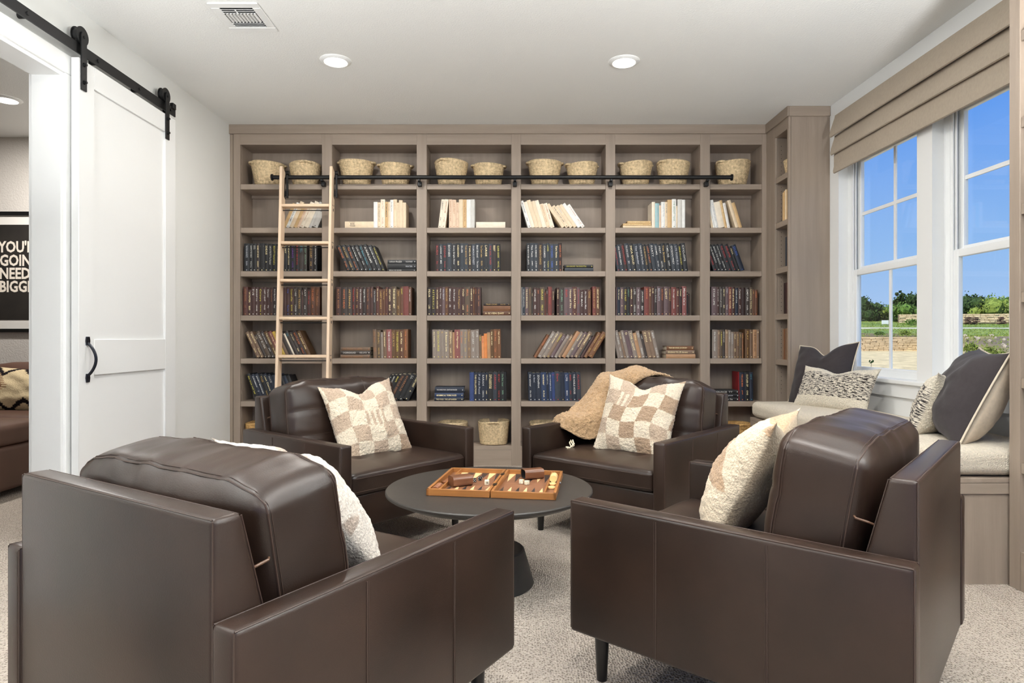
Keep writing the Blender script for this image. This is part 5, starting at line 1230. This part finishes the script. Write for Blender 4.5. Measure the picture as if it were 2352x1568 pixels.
for i, (px, Y, w, h, kd, lab) in enumerate([(2232, 40, 1.0, .5, 1, 'yellow-green shrub at the foot of the bank, left'), (2270, 38, 1.2, .6, 1, 'yellow-green shrub at the foot of the bank, middle'), (2300, 37, 1.0, .5, 1, 'yellow-green shrub at the foot of the bank, right'), (2080, 66, 1.6, .5, 1, 'low shrub over the retaining wall'), (2020, 66, 1.2, .4, 2, 'small shrub on top of the retaining wall'), (2098, 86, 3.2, .9, 2, 'green hedge clump below the garden wall')]):
    shrub(px, 0, Y, w, h, kd, lab, 70 + i)
rnd = random.Random(5); bm = bmesh.new()
for i in range(9000):
    y = rnd.uniform(36, 98); x = GP(rnd.uniform(1940, 2370), y); z = H(x, y); edge, _ = EDGE(x, y)
    if y - edge < 1.0 or 76.5 < y < 80: continue
    s = rnd.uniform(.05, .16); a_ = rnd.uniform(0, 6.28); b1 = Vector((math.cos(a_), math.sin(a_), 0)) * s * .45
    p = Vector((x, y, z)); bm.faces.new([bm.verts.new(v) for v in (p - b1, p + b1, p + Vector((rnd.uniform(-.1, .1), 0, s)))])
o = mk('grass', bm, LF[1], None, recalc=False); tag(o, 'tufts of dry green grass over the bank', 'grass', None, 'stuff')
ROCK = M('pale_rock', (168, 156, 138), .9, var=.2, vs_=6)
rk = []
for i in range(34):
    px = rnd.uniform(2215, 2345); Y = rnd.uniform(30, 50); x = GP(px, Y); edge, _ = EDGE(x, Y)
    if Y < edge + .2: continue
    r_ = rnd.uniform(.06, .16); bm = bmesh.new(); bmesh.ops.create_icosphere(bm, subdivisions=1, radius=r_)
    for v in bm.verts: v.co *= rnd.uniform(.75, 1.2)
    o = mk('rock', bm, ROCK, bpy_dummy); o.parent = None; o.location = (x, Y, H(x, Y) + r_ * .3); tag(o, 'small pale rock scattered on the stony foot of the bank', 'rock', 'rocks at the foot of the bank')
bm = bmesh.new(); bmesh.ops.create_icosphere(bm, subdivisions=2, radius=.34)
for v in bm.verts: v.co *= 1 + .25 * noise.noise(v.co * 4); v.co.z *= .8
Yr = 36; xr = GP(2249, Yr); o = mk('boulder', bm, M('white_boulder', (236, 228, 218), .9), bpy_dummy); o.parent = None; o.location = (xr, Yr, H(xr, Yr) + .2); tag(o, 'single white boulder at the foot of the bank', 'rock')
sg = thing('road_sign', 'small white sign standing in the grass by the road', 'sign', (GP(2033, 84), 84, H(GP(2033, 84), 84)))
bx('board', (-.45, .45, -.02, .02, .25, .75), M('white_sign', (236, 236, 232), .6), sg, world=False)
for x in (-.35, .35): bx('post', (x - .03, x + .03, -.015, .015, -.1, .25), M('sign_post', (150, 150, 150), .6), sg, world=False)
for i, (px, w) in enumerate(((2237, 1.6), (2300, 1.1), (2222, .6))):
    bm = bmesh.new(); rnd = random.Random(90 + i)
    for k in range(22):
        x0 = rnd.uniform(-w / 2, w / 2 - .2); z0 = .15 + .17 * (k % 6); cyl(bm, (x0 - .25, rnd.uniform(-.2, .2), z0), (x0 + .35, rnd.uniform(-.2, .2), z0 + rnd.uniform(-.05, .05)), .07, 6)
    Yt = 86.5; x = GP(px, Yt); o = mk('timber_stack', bm, M('weathered_timber', (92, 66, 54), .9, var=.3, vs_=4), bpy_dummy); o.parent = None; o.location = (x, Yt, H(x, Yt)); tag(o, ['wide stack of timber before the garden wall', 'small stack of timber right before the garden wall', 'narrow stack of timber at the window jamb'][i], 'timber')
# twig with leaves just outside the first window
tw = thing('garden_shrub', 'small leafy twig just outside the first window', 'plant', (3.12, 5.62, -.15)); rnd = random.Random(3); bm = bmesh.new(); b2 = bmesh.new()
for k in range(7):
    p = Vector((0, 0, 0)); pts = [p.copy()]; d = Vector((rnd.uniform(-.25, .3), rnd.uniform(-.25, .2), 1)).normalized(); ln = rnd.uniform(.75, 1.02)
    for s in range(8): p = p + d * ln / 8; d = (d + Vector((rnd.uniform(-.12, .12), rnd.uniform(-.12, .12), 0))).normalized(); pts.append(p.copy())
    tube(bm, pts, .004, 5, r1=.0015)
    for q in pts[2:]:
        for j in range(5):
            a_ = Vector((rnd.gauss(0, 1), rnd.gauss(0, 1), rnd.gauss(0, 1))).normalized(); s = .02; o1 = a_.orthogonal().normalized(); o2 = a_.cross(o1); c = q + a_ * .02
            b2.faces.new([b2.verts.new(v) for v in (c - o1 * s, c + o2 * s * .45, c + o1 * s, c - o2 * s * .45)])
mk('stems', bm, BARK, tw); mk('leaves', b2, LF[2], tw, recalc=False)
bpy.data.objects.remove(bpy_dummy)
